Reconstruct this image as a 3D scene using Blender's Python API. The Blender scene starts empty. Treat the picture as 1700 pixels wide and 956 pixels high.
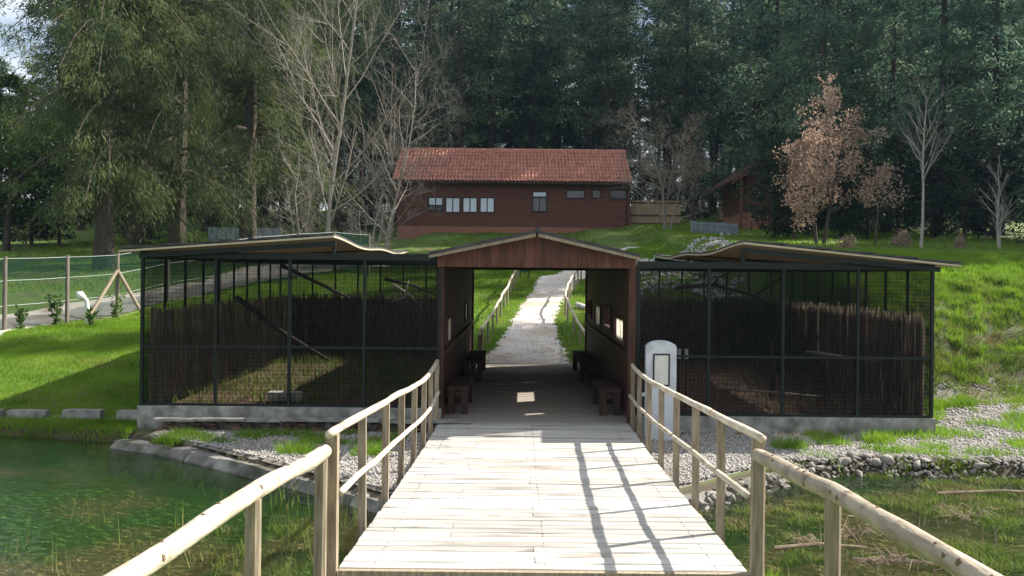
import bpy, math, random
import numpy as np
from mathutils import Vector, Matrix

R = math.radians
random.seed(7)
rng = np.random.default_rng(11)
scn = bpy.context.scene
COL = scn.collection

# ------------------------------------------------------------------ camera, light, exposure
F, VX, VY, ZC = 1500.0, 863.0, 455.0, 2.23
cam_d = bpy.data.cameras.new('camera')
cam_d.sensor_width = 36.0
cam_d.lens = F / 1700 * 36
cam_d.shift_x = -13 / 1700
cam_d.shift_y = -23 / 1700
cam_d.clip_start, cam_d.clip_end = 0.1, 3000
cam = bpy.data.objects.new('camera', cam_d)
COL.objects.link(cam)
cam.matrix_world = Matrix.Translation((0, 0, ZC)) @ Matrix.Rotation(R(90), 4, 'X') @ Matrix.Rotation(R(0.55), 4, 'Z')
scn.camera = cam

SUN_EL, SUN_AZ = R(39.5), R(64)
world = bpy.data.worlds.new('World')
scn.world = world
world.use_nodes = True
wn, wl = world.node_tree.nodes, world.node_tree.links
wn.clear()
sky = wn.new('ShaderNodeTexSky')
sky.sky_type = 'NISHITA'
sky.sun_disc = False
sky.sun_elevation = SUN_EL
sky.sun_rotation = SUN_AZ
sky.air_density, sky.dust_density, sky.ozone_density = 1.0, 1.6, 1.0
tc = wn.new('ShaderNodeTexCoord')
cn = wn.new('ShaderNodeTexNoise')
cn.inputs['Scale'].default_value = 3.0
cn.inputs['Detail'].default_value = 8
cm = wn.new('ShaderNodeMapping')
cm.inputs['Scale'].default_value = (1, 1, 2.5)
cr = wn.new('ShaderNodeValToRGB')
cr.color_ramp.elements[0].position, cr.color_ramp.elements[1].position = 0.40, 0.62
mixc = wn.new('ShaderNodeMix'); mixc.data_type = 'RGBA'
mixc.inputs[7].default_value = (9.5, 9.8, 10.2, 1)
bg = wn.new('ShaderNodeBackground')
bg.inputs['Strength'].default_value = 0.066
out = wn.new('ShaderNodeOutputWorld')
wl.new(tc.outputs['Generated'], cm.inputs[0]); wl.new(cm.outputs[0], cn.inputs[0])
wl.new(cn.outputs[0], cr.inputs[0]); wl.new(cr.outputs[0], mixc.inputs[0])
wl.new(sky.outputs[0], mixc.inputs[6]); wl.new(mixc.outputs[2], bg.inputs[0])
wl.new(bg.outputs[0], out.inputs[0])

sd = bpy.data.lights.new('sun', 'SUN')
sd.energy, sd.angle, sd.color = 5.0, R(0.5), (1.0, 0.945, 0.86)
sun = bpy.data.objects.new('sun', sd)
COL.objects.link(sun)
SDIR = Vector((math.sin(SUN_AZ) * math.cos(SUN_EL), math.cos(SUN_AZ) * math.cos(SUN_EL), math.sin(SUN_EL)))
sun.rotation_euler = SDIR.to_track_quat('Z', 'Y').to_euler()
sun.location = (30, 15, 30)

vs = scn.view_settings
vs.view_transform, vs.look, vs.gamma = 'Standard', 'None', 1
vs.use_curve_mapping = False
vs.exposure = 1.3
scn.cycles.max_bounces = 8
scn.cycles.transparent_max_bounces = 24
scn.cycles.volume_bounces = 0

# ------------------------------------------------------------------ helpers
WL = {}            # world location of every object (no parents are rotated)


def reg(o, loc, parent=None):
    loc = Vector(loc)
    if parent is not None:
        o.parent = parent
        o.location = loc - WL[parent.name]
    else:
        o.location = loc
    WL[o.name] = loc
    COL.objects.link(o)
    return o


def tag(o, label=None, cat=None, group=None, kind=None):
    if label: o['label'] = label
    if cat: o['category'] = cat
    if group: o['group'] = group
    if kind: o['kind'] = kind
    return o


def thing(name, label, cat, loc, group=None, rotz=0):
    o = bpy.data.objects.new(name, None)
    o.empty_display_size = 0.2
    reg(o, loc)
    o.rotation_euler.z = rotz
    return tag(o, label, cat, group)


class MB:
    def __init__(s):
        s.v, s.f = [], []

    def box(s, c, d, rot=None):
        n = len(s.v)
        for sx in (-.5, .5):
            for sy in (-.5, .5):
                for sz in (-.5, .5):
                    p = Vector((sx * d[0], sy * d[1], sz * d[2]))
                    if rot is not None: p = rot @ p
                    s.v.append((p.x + c[0], p.y + c[1], p.z + c[2]))
        for q in ((0, 1, 3, 2), (4, 6, 7, 5), (0, 4, 5, 1), (2, 3, 7, 6), (0, 2, 6, 4), (1, 5, 7, 3)):
            s.f.append(tuple(n + i for i in q))
        return s

    def bar(s, a, b, w, d=None):
        """square bar from a to b"""
        a, b = Vector(a), Vector(b)
        t = b - a
        q = t.to_track_quat('Z', 'Y').to_matrix()
        return s.box((a + b) / 2, (w, d or w, t.length), q)

    def tube(s, pts, rad, n=6, cap=True):
        pts = [Vector(p) for p in pts]
        base = len(s.v)
        up = Vector((0.31, 0.17, 0.93))
        for i, p in enumerate(pts):
            t = (pts[min(i + 1, len(pts) - 1)] - pts[max(i - 1, 0)])
            if t.length < 1e-6: t = Vector((0, 0, 1))
            t.normalize()
            ref = up if abs(t.dot(up)) < .95 else Vector((1, 0, 0))
            u = t.cross(ref).normalized(); w = t.cross(u)
            r = rad[i] if hasattr(rad, '__len__') else rad
            for k in range(n):
                a = 2 * math.pi * k / n
                q = p + (u * math.cos(a) + w * math.sin(a)) * r
                s.v.append((q.x, q.y, q.z))
        for i in range(len(pts) - 1):
            for k in range(n):
                k2 = (k + 1) % n
                s.f.append((base + i * n + k, base + i * n + k2, base + (i + 1) * n + k2, base + (i + 1) * n + k))
        if cap:
            s.f.append(tuple(base + k for k in range(n))[::-1])
            s.f.append(tuple(base + (len(pts) - 1) * n + k for k in range(n)))
        return s

    def prism(s, poly, a0, a1, axis='y'):
        """polygon (u,v) extruded along axis; y: (u,v)->(x,z), x: (y,z), z: (x,y)"""
        n = len(s.v); k = len(poly)
        for a in (a0, a1):
            for u, v in poly:
                s.v.append({'y': (u, a, v), 'x': (a, u, v), 'z': (u, v, a)}[axis])
        s.f.append(tuple(n + i for i in range(k)))
        s.f.append(tuple(n + k + i for i in reversed(range(k))))
        for i in range(k):
            j = (i + 1) % k
            s.f.append((n + i, n + k + i, n + k + j, n + j))
        return s

    def quad(s, *p):
        n = len(s.v)
        s.v += [tuple(q) for q in p]
        s.f.append(tuple(range(n, n + len(p))))
        return s

    def build(s, name, mat, parent=None, smooth=False, origin=None):
        v = np.array(s.v, dtype=float)
        if origin is None:
            origin = (v.min(0) + v.max(0)) / 2
        v = v - np.array(origin)
        me = bpy.data.meshes.new(name)
        me.from_pydata([tuple(p) for p in v], [], s.f)
        if smooth:
            me.polygons.foreach_set('use_smooth', [True] * len(me.polygons))
        me.materials.append(mat)
        me.update()
        o = bpy.data.objects.new(name, me)
        return reg(o, origin, parent)


def np_mesh(name, V, Fc, mat, smooth=False):
    me = bpy.data.meshes.new(name)
    n, k = Fc.shape
    me.vertices.add(len(V)); me.loops.add(n * k); me.polygons.add(n)
    me.vertices.foreach_set('co', V.astype(np.float32).ravel())
    me.loops.foreach_set('vertex_index', Fc.astype(np.int32).ravel())
    me.polygons.foreach_set('loop_start', np.arange(0, n * k, k, dtype=np.int32))
    me.polygons.foreach_set('loop_total', np.full(n, k, dtype=np.int32))
    if smooth: me.polygons.foreach_set('use_smooth', np.ones(n, dtype=bool))
    me.materials.append(mat)
    me.update(calc_edges=True)
    return me


def np_obj(name, V, Fc, mat, parent=None, origin=(0, 0, 0), smooth=False):
    me = np_mesh(name, np.asarray(V) - np.array(origin), Fc, mat, smooth)
    return reg(bpy.data.objects.new(name, me), origin, parent)


def inst(name, mesh, loc, parent=None, rot=None, scale=None):
    o = bpy.data.objects.new(name, mesh)
    reg(o, loc, parent)
    if rot is not None: o.rotation_euler = rot
    if scale is not None: o.scale = scale
    return o


def px(x, Y):                      # world x of photo column x at depth Y
    return (x - VX) * Y / F


def ip(x, xs, ys):
    return np.interp(x, xs, ys)


def sm(x, a, b):
    t = np.clip((x - a) / (b - a), 0, 1)
    return t * t * (3 - 2 * t)


def vnoise(x, y, s=1.0, seed=0):
    """cheap smooth noise -1..1"""
    x = np.asarray(x, float) * s; y = np.asarray(y, float) * s
    return (np.sin(1.7 * x + 2.3 * y + seed) + np.sin(-2.9 * x + 1.3 * y + 1.7 * seed + 1) +
            np.sin(3.7 * x + 3.1 * y + 2.1 * seed + 2) + np.sin(0.9 * x - 3.3 * y + .6 * seed)) / 4


# ------------------------------------------------------------------ materials
def pmat(name, c1, c2=None, scale=6.0, detail=6, rough=.8, stretch=(1, 1, 1), bump=.0, bscale=None, rand=0.0,
         transl=0.0, spec=.3, c3=None, scale3=1.5, thr3=(.5, .65), coord='Object', metal=0.0, contrast=(.3, .7)):
    m = bpy.data.materials.new(name)
    m.use_nodes = True
    n, l = m.node_tree.nodes, m.node_tree.links
    n.clear()
    o = n.new('ShaderNodeOutputMaterial')
    p = n.new('ShaderNodeBsdfPrincipled')
    p.inputs['Roughness'].default_value = rough
    p.inputs['Specular IOR Level'].default_value = spec
    p.inputs['Metallic'].default_value = metal
    c2 = c2 or c1
    t = n.new('ShaderNodeTexCoord')
    mp = n.new('ShaderNodeMapping')
    mp.inputs['Scale'].default_value = stretch
    src = t.outputs[coord] if coord != 'World' else n.new('ShaderNodeNewGeometry').outputs['Position']
    oi = n.new('ShaderNodeObjectInfo')
    if rand and coord == 'Object':
        ad = n.new('ShaderNodeVectorMath'); ad.operation = 'ADD'
        mu = n.new('ShaderNodeMath'); mu.operation = 'MULTIPLY'; mu.inputs[1].default_value = 37.0
        l.new(oi.outputs['Random'], mu.inputs[0])
        l.new(src, ad.inputs[0]); l.new(mu.outputs[0], ad.inputs[1])
        src = ad.outputs[0]
    l.new(src, mp.inputs[0])
    nz = n.new('ShaderNodeTexNoise')
    nz.inputs['Scale'].default_value = scale
    nz.inputs['Detail'].default_value = detail
    l.new(mp.outputs[0], nz.inputs[0])
    rp = n.new('ShaderNodeValToRGB')
    rp.color_ramp.elements[0].position, rp.color_ramp.elements[1].position = contrast
    rp.color_ramp.elements[0].color = (*c1, 1)
    rp.color_ramp.elements[1].color = (*c2, 1)
    l.new(nz.outputs[0], rp.inputs[0])
    colr = rp.outputs[0]
    if c3:
        n3 = n.new('ShaderNodeTexNoise')
        n3.inputs['Scale'].default_value = scale3
        n3.inputs['Detail'].default_value = 5
        l.new(src, n3.inputs[0])
        r3 = n.new('ShaderNodeMapRange')
        r3.inputs[1].default_value, r3.inputs[2].default_value = thr3
        l.new(n3.outputs[0], r3.inputs[0])
        mx = n.new('ShaderNodeMix'); mx.data_type = 'RGBA'
        mx.inputs[7].default_value = (*c3, 1)
        l.new(r3.outputs[0], mx.inputs[0]); l.new(colr, mx.inputs[6])
        colr = mx.outputs[2]
    if rand:
        mr = n.new('ShaderNodeMapRange')
        mr.inputs[3].default_value, mr.inputs[4].default_value = 1 - rand, 1 + rand
        l.new(oi.outputs['Random'], mr.inputs[0])
        vm = n.new('ShaderNodeVectorMath'); vm.operation = 'SCALE'
        l.new(colr, vm.inputs[0]); l.new(mr.outputs[0], vm.inputs['Scale'])
        colr = vm.outputs[0]
    l.new(colr, p.inputs['Base Color'])
    if bump:
        b = n.new('ShaderNodeBump')
        b.inputs['Strength'].default_value = bump
        b.inputs['Distance'].default_value = 0.02
        if bscale:
            nb = n.new('ShaderNodeTexNoise')
            nb.inputs['Scale'].default_value = bscale
            nb.inputs['Detail'].default_value = 6
            l.new(mp.outputs[0], nb.inputs[0])
            l.new(nb.outputs[0], b.inputs['Height'])
        else:
            l.new(nz.outputs[0], b.inputs['Height'])
        l.new(b.outputs[0], p.inputs['Normal'])
    last = p.outputs[0]
    if transl:
        tr = n.new('ShaderNodeBsdfTranslucent')
        l.new(colr, tr.inputs[0])
        ms = n.new('ShaderNodeMixShader')
        ms.inputs[0].default_value = transl
        l.new(last, ms.inputs[1]); l.new(tr.outputs[0], ms.inputs[2])
        last = ms.outputs[0]
    l.new(last, o.inputs[0])
    return m


def netmat(name, col, opac, grid=False):
    m = bpy.data.materials.new(name)
    m.use_nodes = True
    n, l = m.node_tree.nodes, m.node_tree.links
    n.clear()
    o = n.new('ShaderNodeOutputMaterial')
    d = n.new('ShaderNodeBsdfDiffuse'); d.inputs[0].default_value = (*col, 1)
    t = n.new('ShaderNodeBsdfTransparent')
    ms = n.new('ShaderNodeMixShader')
    tcn = n.new('ShaderNodeTexCoord')
    nz = n.new('ShaderNodeTexNoise'); nz.inputs['Scale'].default_value = 2.5; nz.inputs['Detail'].default_value = 4
    l.new(tcn.outputs['Object'], nz.inputs[0])
    mr = n.new('ShaderNodeMapRange')
    mr.inputs[1].default_value, mr.inputs[2].default_value = .3, .7
    mr.inputs[3].default_value, mr.inputs[4].default_value = max(opac - .06, 0), opac + .06
    l.new(nz.outputs[0], mr.inputs[0])
    fac = mr.outputs[0]
    if grid:
        sp = n.new('ShaderNodeSeparateXYZ'); l.new(tcn.outputs['Object'], sp.inputs[0])
        a1 = n.new('ShaderNodeMath'); a1.operation = 'ADD'
        l.new(sp.outputs[0], a1.inputs[0]); l.new(sp.outputs[1], a1.inputs[1])
        for src_ in (a1.outputs[0], sp.outputs[2]):
            mm = n.new('ShaderNodeMath'); mm.operation = 'MULTIPLY'; mm.inputs[1].default_value = 2 * math.pi / .06
            si = n.new('ShaderNodeMath'); si.operation = 'SINE'
            m3 = n.new('ShaderNodeMath'); m3.operation = 'MULTIPLY_ADD'; m3.inputs[1].default_value = .075
            l.new(src_, mm.inputs[0]); l.new(mm.outputs[0], si.inputs[0]); l.new(si.outputs[0], m3.inputs[0]); l.new(fac, m3.inputs[2])
            fac = m3.outputs[0]
    l.new(fac, ms.inputs[0])
    l.new(t.outputs[0], ms.inputs[1]); l.new(d.outputs[0], ms.inputs[2])
    l.new(ms.outputs[0], o.inputs[0])
    return m


M = {}
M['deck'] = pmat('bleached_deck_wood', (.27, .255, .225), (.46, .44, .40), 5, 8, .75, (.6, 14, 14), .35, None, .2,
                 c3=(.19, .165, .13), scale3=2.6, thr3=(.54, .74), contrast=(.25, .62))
M['deck_shade'] = pmat('shaded_floor_wood', (.22, .19, .16), (.34, .30, .25), 4, 8, .8, (.6, 10, 10), .3, None, 0)  # darker copy of the deck wood, shade under the roof put in
M['post'] = pmat('weathered_post_wood', (.17, .132, .088), (.33, .27, .19), 4, 8, .8, (9, 9, 1), .3, None, .15)
M['log'] = pmat('peeled_log_wood', (.36, .30, .22), (.62, .55, .43), 3, 8, .65, (6, 1.2, 6), .35, 9, .08,
                c3=(.27, .17, .085), scale3=4.5, thr3=(.60, .72))
M['knot'] = pmat('dark_wood_knot', (.09, .06, .035), (.17, .12, .075), 20, 4, .8)
M['shaded_log'] = pmat('shade_toned_log_wood', (.20, .165, .115), (.40, .345, .26), 3, 8, .7, (6, 1.2, 6), .35, 9, .08, c3=(.15, .11, .07), scale3=4.5, thr3=(.58, .70))  # log wood again, greyed in colour to show its shaded side
M['fence_post'] = pmat('grey_fence_post_wood', (.11, .095, .075), (.22, .19, .15), 4, 6, .85, (9, 9, 1), .2, None, .2)
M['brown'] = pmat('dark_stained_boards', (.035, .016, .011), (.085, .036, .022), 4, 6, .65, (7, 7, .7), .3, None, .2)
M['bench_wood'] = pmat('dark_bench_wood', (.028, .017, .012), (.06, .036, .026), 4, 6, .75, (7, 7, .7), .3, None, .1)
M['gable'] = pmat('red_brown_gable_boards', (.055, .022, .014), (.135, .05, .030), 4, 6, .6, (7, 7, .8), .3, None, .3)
M['house'] = pmat('stained_house_boards', (.095, .038, .024), (.155, .062, .040), 2.2, 6, .7, (.6, 3, 9), .2, None, 0)
M['plinth'] = pmat('terracotta_plinth', (.27, .125, .085), (.33, .16, .11), 1.2, 5, .9)
M['tile'] = pmat('clay_roof_tiles', (.36, .145, .10), (.60, .28, .20), 1.5, 6, .75, (3, 1, 1), .1, None, 0)
M['green_metal'] = pmat('dark_green_painted_steel', (.004, .008, .007), (.008, .015, .012), 8, 4, .5)
M['net'] = netmat('fine_black_netting', (.008, .010, .010), .53, True)
M['fence_net'] = netmat('shade_darkened_wire_netting', (.009, .028, .020), .62)  # netting; its dense dark tone also stands in for tree shade behind
M['thatch'] = pmat('brushwood_screen', (.12, .094, .070), (.38, .31, .235), 38, 5, .95, (1, 1, .10), 0, None, .1, transl=.55, contrast=(.36, .64))
M['roof_dark'] = pmat('dark_roofing_felt', (.035, .035, .038), (.075, .072, .07), 6, 6, .85, bump=.3)
M['roof_pale'] = pmat('pale_roof_board', (.36, .30, .20), (.52, .45, .32), 4, 6, .8, (1, 6, 6))
M['concrete'] = pmat('weathered_concrete', (.15, .145, .13), (.36, .35, .32), 5, 8, .9, (1, 1, 1), .3, 30, .12,
                     c3=(.10, .11, .075), scale3=3.2, thr3=(.52, .7))
M['wall_stone'] = pmat('mossy_grey_stone', (.085, .08, .068), (.25, .24, .215), 4, 8, .95, (1, 1, 1), .6, 14, .2, c3=(.06, .065, .04), scale3=2.4, thr3=(.50, .66))
M['stele'] = pmat('shade_tinted_white_concrete', (.46, .49, .52), (.58, .60, .63), 4, 5, .6, bump=.15, c3=(.30, .31, .30), scale3=5, thr3=(.55, .75))  # white paint and stains, with bluish shade put into the base colour
M['paper'] = pmat('notice_paper', (.66, .64, .58), (.55, .54, .50), 9, 4, .5)
M['black'] = pmat('black_frame', (.015, .015, .018), None, 5, 2, .4)
M['soil_stone'] = pmat('red_brown_fieldstone', (.075, .042, .027), (.21, .13, .085), 9, 6, .95, (1, 1, 2), .5, None, .4)
M['rock'] = pmat('grey_rock', (.10, .09, .075), (.34, .31, .27), 7, 7, .9, bump=.5, rand=.3)
M['pale_rock'] = pmat('pale_rock', (.28, .265, .24), (.50, .48, .44), 7, 7, .9, bump=.4, rand=.15)
M['pebble'] = pmat('grey_pebbles', (.11, .105, .095), (.46, .43, .39), 45, 3, .9, coord='World')
M['gravel'] = pmat('gravel_bed', (.07, .063, .052), (.30, .28, .25), 38, 8, .95, bump=.9, coord='World',
                   c3=(.17, .13, .085), scale3=1.3, thr3=(.5, .72))
M['path'] = pmat('sandy_gravel_path', (.42, .38, .33), (.66, .61, .54), 16, 9, .95, bump=.5, coord='World',
                 c3=(.42, .33, .24), scale3=.9, thr3=(.52, .68))
M['grass'] = pmat('grass_blades', (.095, .19, .011), (.21, .35, .026), 1.1, 6, .6, coord='World', transl=.5, spec=.2,
                  c3=(.19, .22, .035), scale3=.8, thr3=(.58, .74))
M['wet_grass'] = pmat('marsh_grass', (.075, .14, .016), (.20, .25, .045), 2.5, 6, .7, coord='World', transl=.35,
                      c3=(.22, .17, .08), scale3=2.2, thr3=(.52, .66))
M['dry'] = pmat('dry_reeds', (.15, .11, .07), (.36, .28, .19), 9, 4, .85, transl=.1)
M['bark'] = pmat('grey_brown_bark', (.035, .027, .021), (.095, .075, .058), 7, 7, .95, (3, 3, .6), .6, None, .15)
M['pine_bark'] = pmat('dark_pine_bark', (.022, .017, .015), (.075, .055, .043), 6, 7, .95, (3, 3, .6), .5, None, .2)
M['pale_bark'] = pmat('pale_grey_bark', (.20, .18, .155), (.36, .33, .285), 6, 6, .85, (3, 3, .7), .2, None, .1)
M['twig'] = pmat('pale_grey_twigs', (.19, .165, .14), (.33, .295, .25), 6, 4, .85, rand=.1)


def leafmat(name, c1, c2, scale, transl, rand=.25):
    return pmat(name, c1, c2, scale, 4, .65, rand=rand, transl=transl, spec=.2, contrast=(.35, .65))


M['cedar'] = leafmat('cedar_sprays', (.030, .056, .020), (.135, .165, .058), .6, .36)
M['pine'] = leafmat('pine_needles', (.030, .070, .046), (.20, .265, .155), .45, .48)
M['spruce'] = leafmat('spruce_needles', (.034, .080, .052), (.18, .26, .155), .5, .46)
M['hedge'] = leafmat('dark_evergreen_leaves', (.014, .030, .014), (.035, .060, .026), .8, .2)
M['leaf'] = leafmat('green_leaves', (.040, .085, .020), (.10, .165, .04), .9, .4)
M['oak'] = leafmat('withered_oak_leaves', (.26, .17, .125), (.50, .36, .27), 1.5, .35, .1)
M['frost'] = pmat('frosted_pane', (.85, .82, .72), None, 3, 2, .6, transl=.8)
M['blind'] = pmat('white_window_blind', (.62, .68, .80), (.70, .76, .86), 3, 3, .35, spec=.5)
M['glass_dark'] = pmat('dark_window_glass', (.012, .014, .018), None, 3, 2, .12, spec=.6)
M['fence_wood'] = pmat('tan_fence_boards', (.24, .17, .10), (.36, .27, .17), 3, 5, .8, (6, 6, .6), .1, None, .12)
M['blue'] = pmat('pale_blue_grey_board', (.16, .19, .24), (.26, .29, .34), 3, 4, .6, rand=.1)
M['blue_pale'] = pmat('pale_blue_panel', (.42, .50, .62), (.52, .59, .70), 3, 4, .6, rand=.1)
M['white_plastic'] = pmat('white_plastic', (.72, .74, .76), (.80, .80, .80), 3, 3, .4)
M['wire'] = pmat('galvanised_wire', (.30, .32, .32), None, 3, 2, .5)
M['bin'] = pmat('dark_green_plastic', (.012, .05, .035), (.02, .075, .055), 4, 3, .5)
M['cream_wall'] = pmat('dull_brown_boards', (.10, .06, .045), (.15, .09, .065), 3, 4, .8)

# ground material: turf above, mud and algae in the basin
gm = pmat('turf_and_mud', (.065, .115, .016), (.125, .18, .030), 3.0, 9, .95, bump=.6, bscale=26, coord='World',
          c3=(.12, .10, .045), scale3=.55, thr3=(.54, .70))
n, l = gm.node_tree.nodes, gm.node_tree.links
geo = n.new('ShaderNodeNewGeometry')
sx = n.new('ShaderNodeSeparateXYZ'); l.new(geo.outputs['Position'], sx.inputs[0])
nb = n.new('ShaderNodeTexNoise'); nb.inputs['Scale'].default_value = .42; nb.inputs['Detail'].default_value = 5
l.new(geo.outputs['Position'], nb.inputs[0])
rb = n.new('ShaderNodeValToRGB')
e = rb.color_ramp.elements
e[0].position, e[0].color = .40, (.085, .22, .04, 1)
e[1].position, e[1].color = .58, (.33, .235, .115, 1)
e.new(.49).color = (.10, .19, .035, 1)
mxr = n.new('ShaderNodeMapRange')
mxr.inputs[1].default_value, mxr.inputs[2].default_value = -1.5, 2.5
mxr.inputs[3].default_value, mxr.inputs[4].default_value = 0, .07
myr = n.new('ShaderNodeMapRange')
myr.inputs[1].default_value, myr.inputs[2].default_value = 9.3, 7.4
myr.inputs[3].default_value, myr.inputs[4].default_value = 0, .10
l.new(sx.outputs['X'], mxr.inputs[0]); l.new(sx.outputs['Y'], myr.inputs[0])
ma1 = n.new('ShaderNodeMath'); ma2 = n.new('ShaderNodeMath')
l.new(nb.outputs[0], ma1.inputs[0]); l.new(mxr.outputs[0], ma1.inputs[1])
l.new(ma1.outputs[0], ma2.inputs[0]); l.new(myr.outputs[0], ma2.inputs[1])
l.new(ma2.outputs[0], rb.inputs[0])
nf = n.new('ShaderNodeTexNoise'); nf.inputs['Scale'].default_value = 9; nf.inputs['Detail'].default_value = 6
l.new(geo.outputs['Position'], nf.inputs[0])
mfr = n.new('ShaderNodeMapRange'); mfr.inputs[3].default_value, mfr.inputs[4].default_value = .55, 1.45
l.new(nf.outputs[0], mfr.inputs[0])
vsx = n.new('ShaderNodeVectorMath'); vsx.operation = 'SCALE'
l.new(rb.outputs[0], vsx.inputs[0]); l.new(mfr.outputs[0], vsx.inputs['Scale'])
zr = n.new('ShaderNodeMapRange')
zr.inputs[1].default_value, zr.inputs[2].default_value = -.31, -.38
l.new(sx.outputs['Z'], zr.inputs[0])
zr2 = n.new('ShaderNodeMapRange')
zr2.inputs[1].default_value, zr2.inputs[2].default_value = -.12, -.17
l.new(sx.outputs['Z'], zr2.inputs[0])
mxm = n.new('ShaderNodeMix'); mxm.data_type = 'RGBA'
mxm.inputs[7].default_value = (.060, .050, .030, 1)
mxg = n.new('ShaderNodeMix'); mxg.data_type = 'RGBA'
pr = [q for q in n if q.type == 'BSDF_PRINCIPLED'][0]
old = pr.inputs['Base Color'].links[0].from_socket
l.new(zr2.outputs[0], mxm.inputs[0]); l.new(old, mxm.inputs[6])
l.new(zr.outputs[0], mxg.inputs[0]); l.new(mxm.outputs[2], mxg.inputs[6]); l.new(vsx.outputs[0], mxg.inputs[7])
l.new(mxg.outputs[2], pr.inputs['Base Color'])
M['ground'] = gm

# water
wm = bpy.data.materials.new('murky_pond_water'); wm.use_nodes = True
n, l = wm.node_tree.nodes, wm.node_tree.links
n.clear()
o_ = n.new('ShaderNodeOutputMaterial')
tr = n.new('ShaderNodeBsdfTransparent'); tr.inputs[0].default_value = (.86, .91, .76, 1)
df = n.new('ShaderNodeBsdfDiffuse'); df.inputs[0].default_value = (.032, .075, .028, 1)
m0 = n.new('ShaderNodeMixShader'); m0.inputs[0].default_value = .17
gl = n.new('ShaderNodeBsdfGlossy'); gl.inputs['Roughness'].default_value = .06
fr = n.new('ShaderNodeFresnel'); fr.inputs[0].default_value = 1.33
mw = n.new('ShaderNodeMixShader')
g2 = n.new('ShaderNodeNewGeometry')
nw = n.new('ShaderNodeTexNoise'); nw.inputs['Scale'].default_value = 7; nw.inputs['Detail'].default_value = 3
mpw = n.new('ShaderNodeMapping'); mpw.inputs['Scale'].default_value = (1, 1.6, 1); mpw.inputs['Rotation'].default_value = (0, 0, .5)
l.new(g2.outputs['Position'], mpw.inputs[0]); l.new(mpw.outputs[0], nw.inputs[0])
bw = n.new('ShaderNodeBump'); bw.inputs['Strength'].default_value = .38; bw.inputs['Distance'].default_value = .03
l.new(nw.outputs[0], bw.inputs['Height'])
l.new(bw.outputs[0], gl.inputs['Normal']); l.new(bw.outputs[0], fr.inputs['Normal'])
l.new(tr.outputs[0], m0.inputs[1]); l.new(df.outputs[0], m0.inputs[2])
l.new(fr.outputs[0], mw.inputs[0]); l.new(m0.outputs[0], mw.inputs[1]); l.new(gl.outputs[0], mw.inputs[2])
l.new(mw.outputs[0], o_.inputs[0])
M['water'] = wm

# ------------------------------------------------------------------ terrain
WX = [-40, -8, -5.9, -5.36, -4.5, -3.35, -2.33, -1.35, 0, 1.4, 2.64, 3.63, 4.5, 6.5, 9, 14, 40]
WY = [14.1, 13.9, 13.4, 12.9, 12.3, 11.35, 10.5, 9.6, 9.2, 9.6, 10.8, 11.55, 11.8, 11.6, 11.3, 11, 11]
WATER_Z = -.315


def H(x, y):
    x = np.asarray(x, float); y = np.asarray(y, float)
    P = ip(y, [-5, 6, 9, 13, 22.5, 30, 45, 60, 90, 140, 400], [.05, .05, -.15, -.15, -.05, .92, 2.9, 4.95, 8, 13, 24])
    L = ip(y, [13.4, 14.4, 21.6, 26, 34, 60, 140, 400], [-.25, -.08, .74, 1.0, 1.9, 4.5, 12, 24])
    Rm = ip(y, [13, 22.7, 30, 40, 60, 140, 400], [-.15, 0, 1.9, 3.2, 5.3, 13, 24])
    Rr = ip(y, [13, 16, 17.2, 18.5, 20, 22, 25, 32, 60, 140, 400], [-.15, .08, .72, 1.42, 2.02, 2.45, 2.80, 3.2, 5.6, 13, 24])
    z = P + (L - P) * sm(-x, 5.8, 7.4)
    z = z + (Rm - z) * sm(x, 2.7, 5.2)
    z = z + (Rr - z) * sm(x, 6.3, 7.6)
    far = sm(y, 15, 24)
    z = z + vnoise(x, y, .55, 3) * .07 * far + vnoise(x, y, 2.1, 5) * .03 * far
    bank = sm(x, 7, 8.5) * sm(y, 15.5, 17.5) * (1 - sm(y, 22, 25))
    z = z + bank * (vnoise(x, y, 2.7, 9) * .13 + vnoise(x, y, 5.9, 4) * .07)
    wy = ip(x, WX, WY)
    inside = sm(wy - y, -.05, .25)
    left = 1 - sm(x, -2.8, 1.0)
    bedL = -.66 + .18 * sm(x, -4.5, -1.8) + .22 * (1 - sm(y + .25 * x, 5.8, 8.2)) + vnoise(x, y, 1.3, 2) * .03
    bedR = -.43 + vnoise(x, y, 1.6, 8) * .05 + vnoise(x, y, 4.1, 3) * .025
    bed = bedR + (bedL - bedR) * left
    mud = np.exp(-(((x + 2.05) / .42) ** 2 + ((y - 8.3) / .35) ** 2))
    bed = bed + mud * .14
    near = (1 - sm(np.abs(x - .2), 1.55, 2.3)) * (1 - sm(y, 6.4, 7.1))
    bed = bed + (.06 - bed) * near
    bed = bed + (.05 - bed) * (1 - sm(y, 3.0, 4.6))
    z = z * (1 - inside) + bed * inside
    return z


def hz(x, y):
    return float(H(x, y))


def ax(fine, a, b, far_lo, far_hi):
    c = list(np.arange(a, b + 1e-6, fine))
    s, v = fine, a
    lo = []
    while v > far_lo:
        s *= 1.18; v -= s; lo.append(v)
    s, v = fine, b
    hi = []
    while v < far_hi:
        s *= 1.18; v += s; hi.append(v)
    return np.array(lo[::-1] + c + hi)


gx = ax(.2, -15, 14, -300, 300); gy = ax(.2, -3, 40, -40, 420)
GX, GY = np.meshgrid(gx, gy)
V = np.stack([GX.ravel(), GY.ravel(), H(GX, GY).ravel()], 1)
nx, ny = len(gx), len(gy)
I = (np.arange(ny - 1)[:, None] * nx + np.arange(nx - 1)[None, :]).ravel()
o = np_obj('ground', V, np.stack([I, I + 1, I + nx + 1, I + nx], 1), M['ground'], smooth=True)
tag(o, kind='structure')


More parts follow.
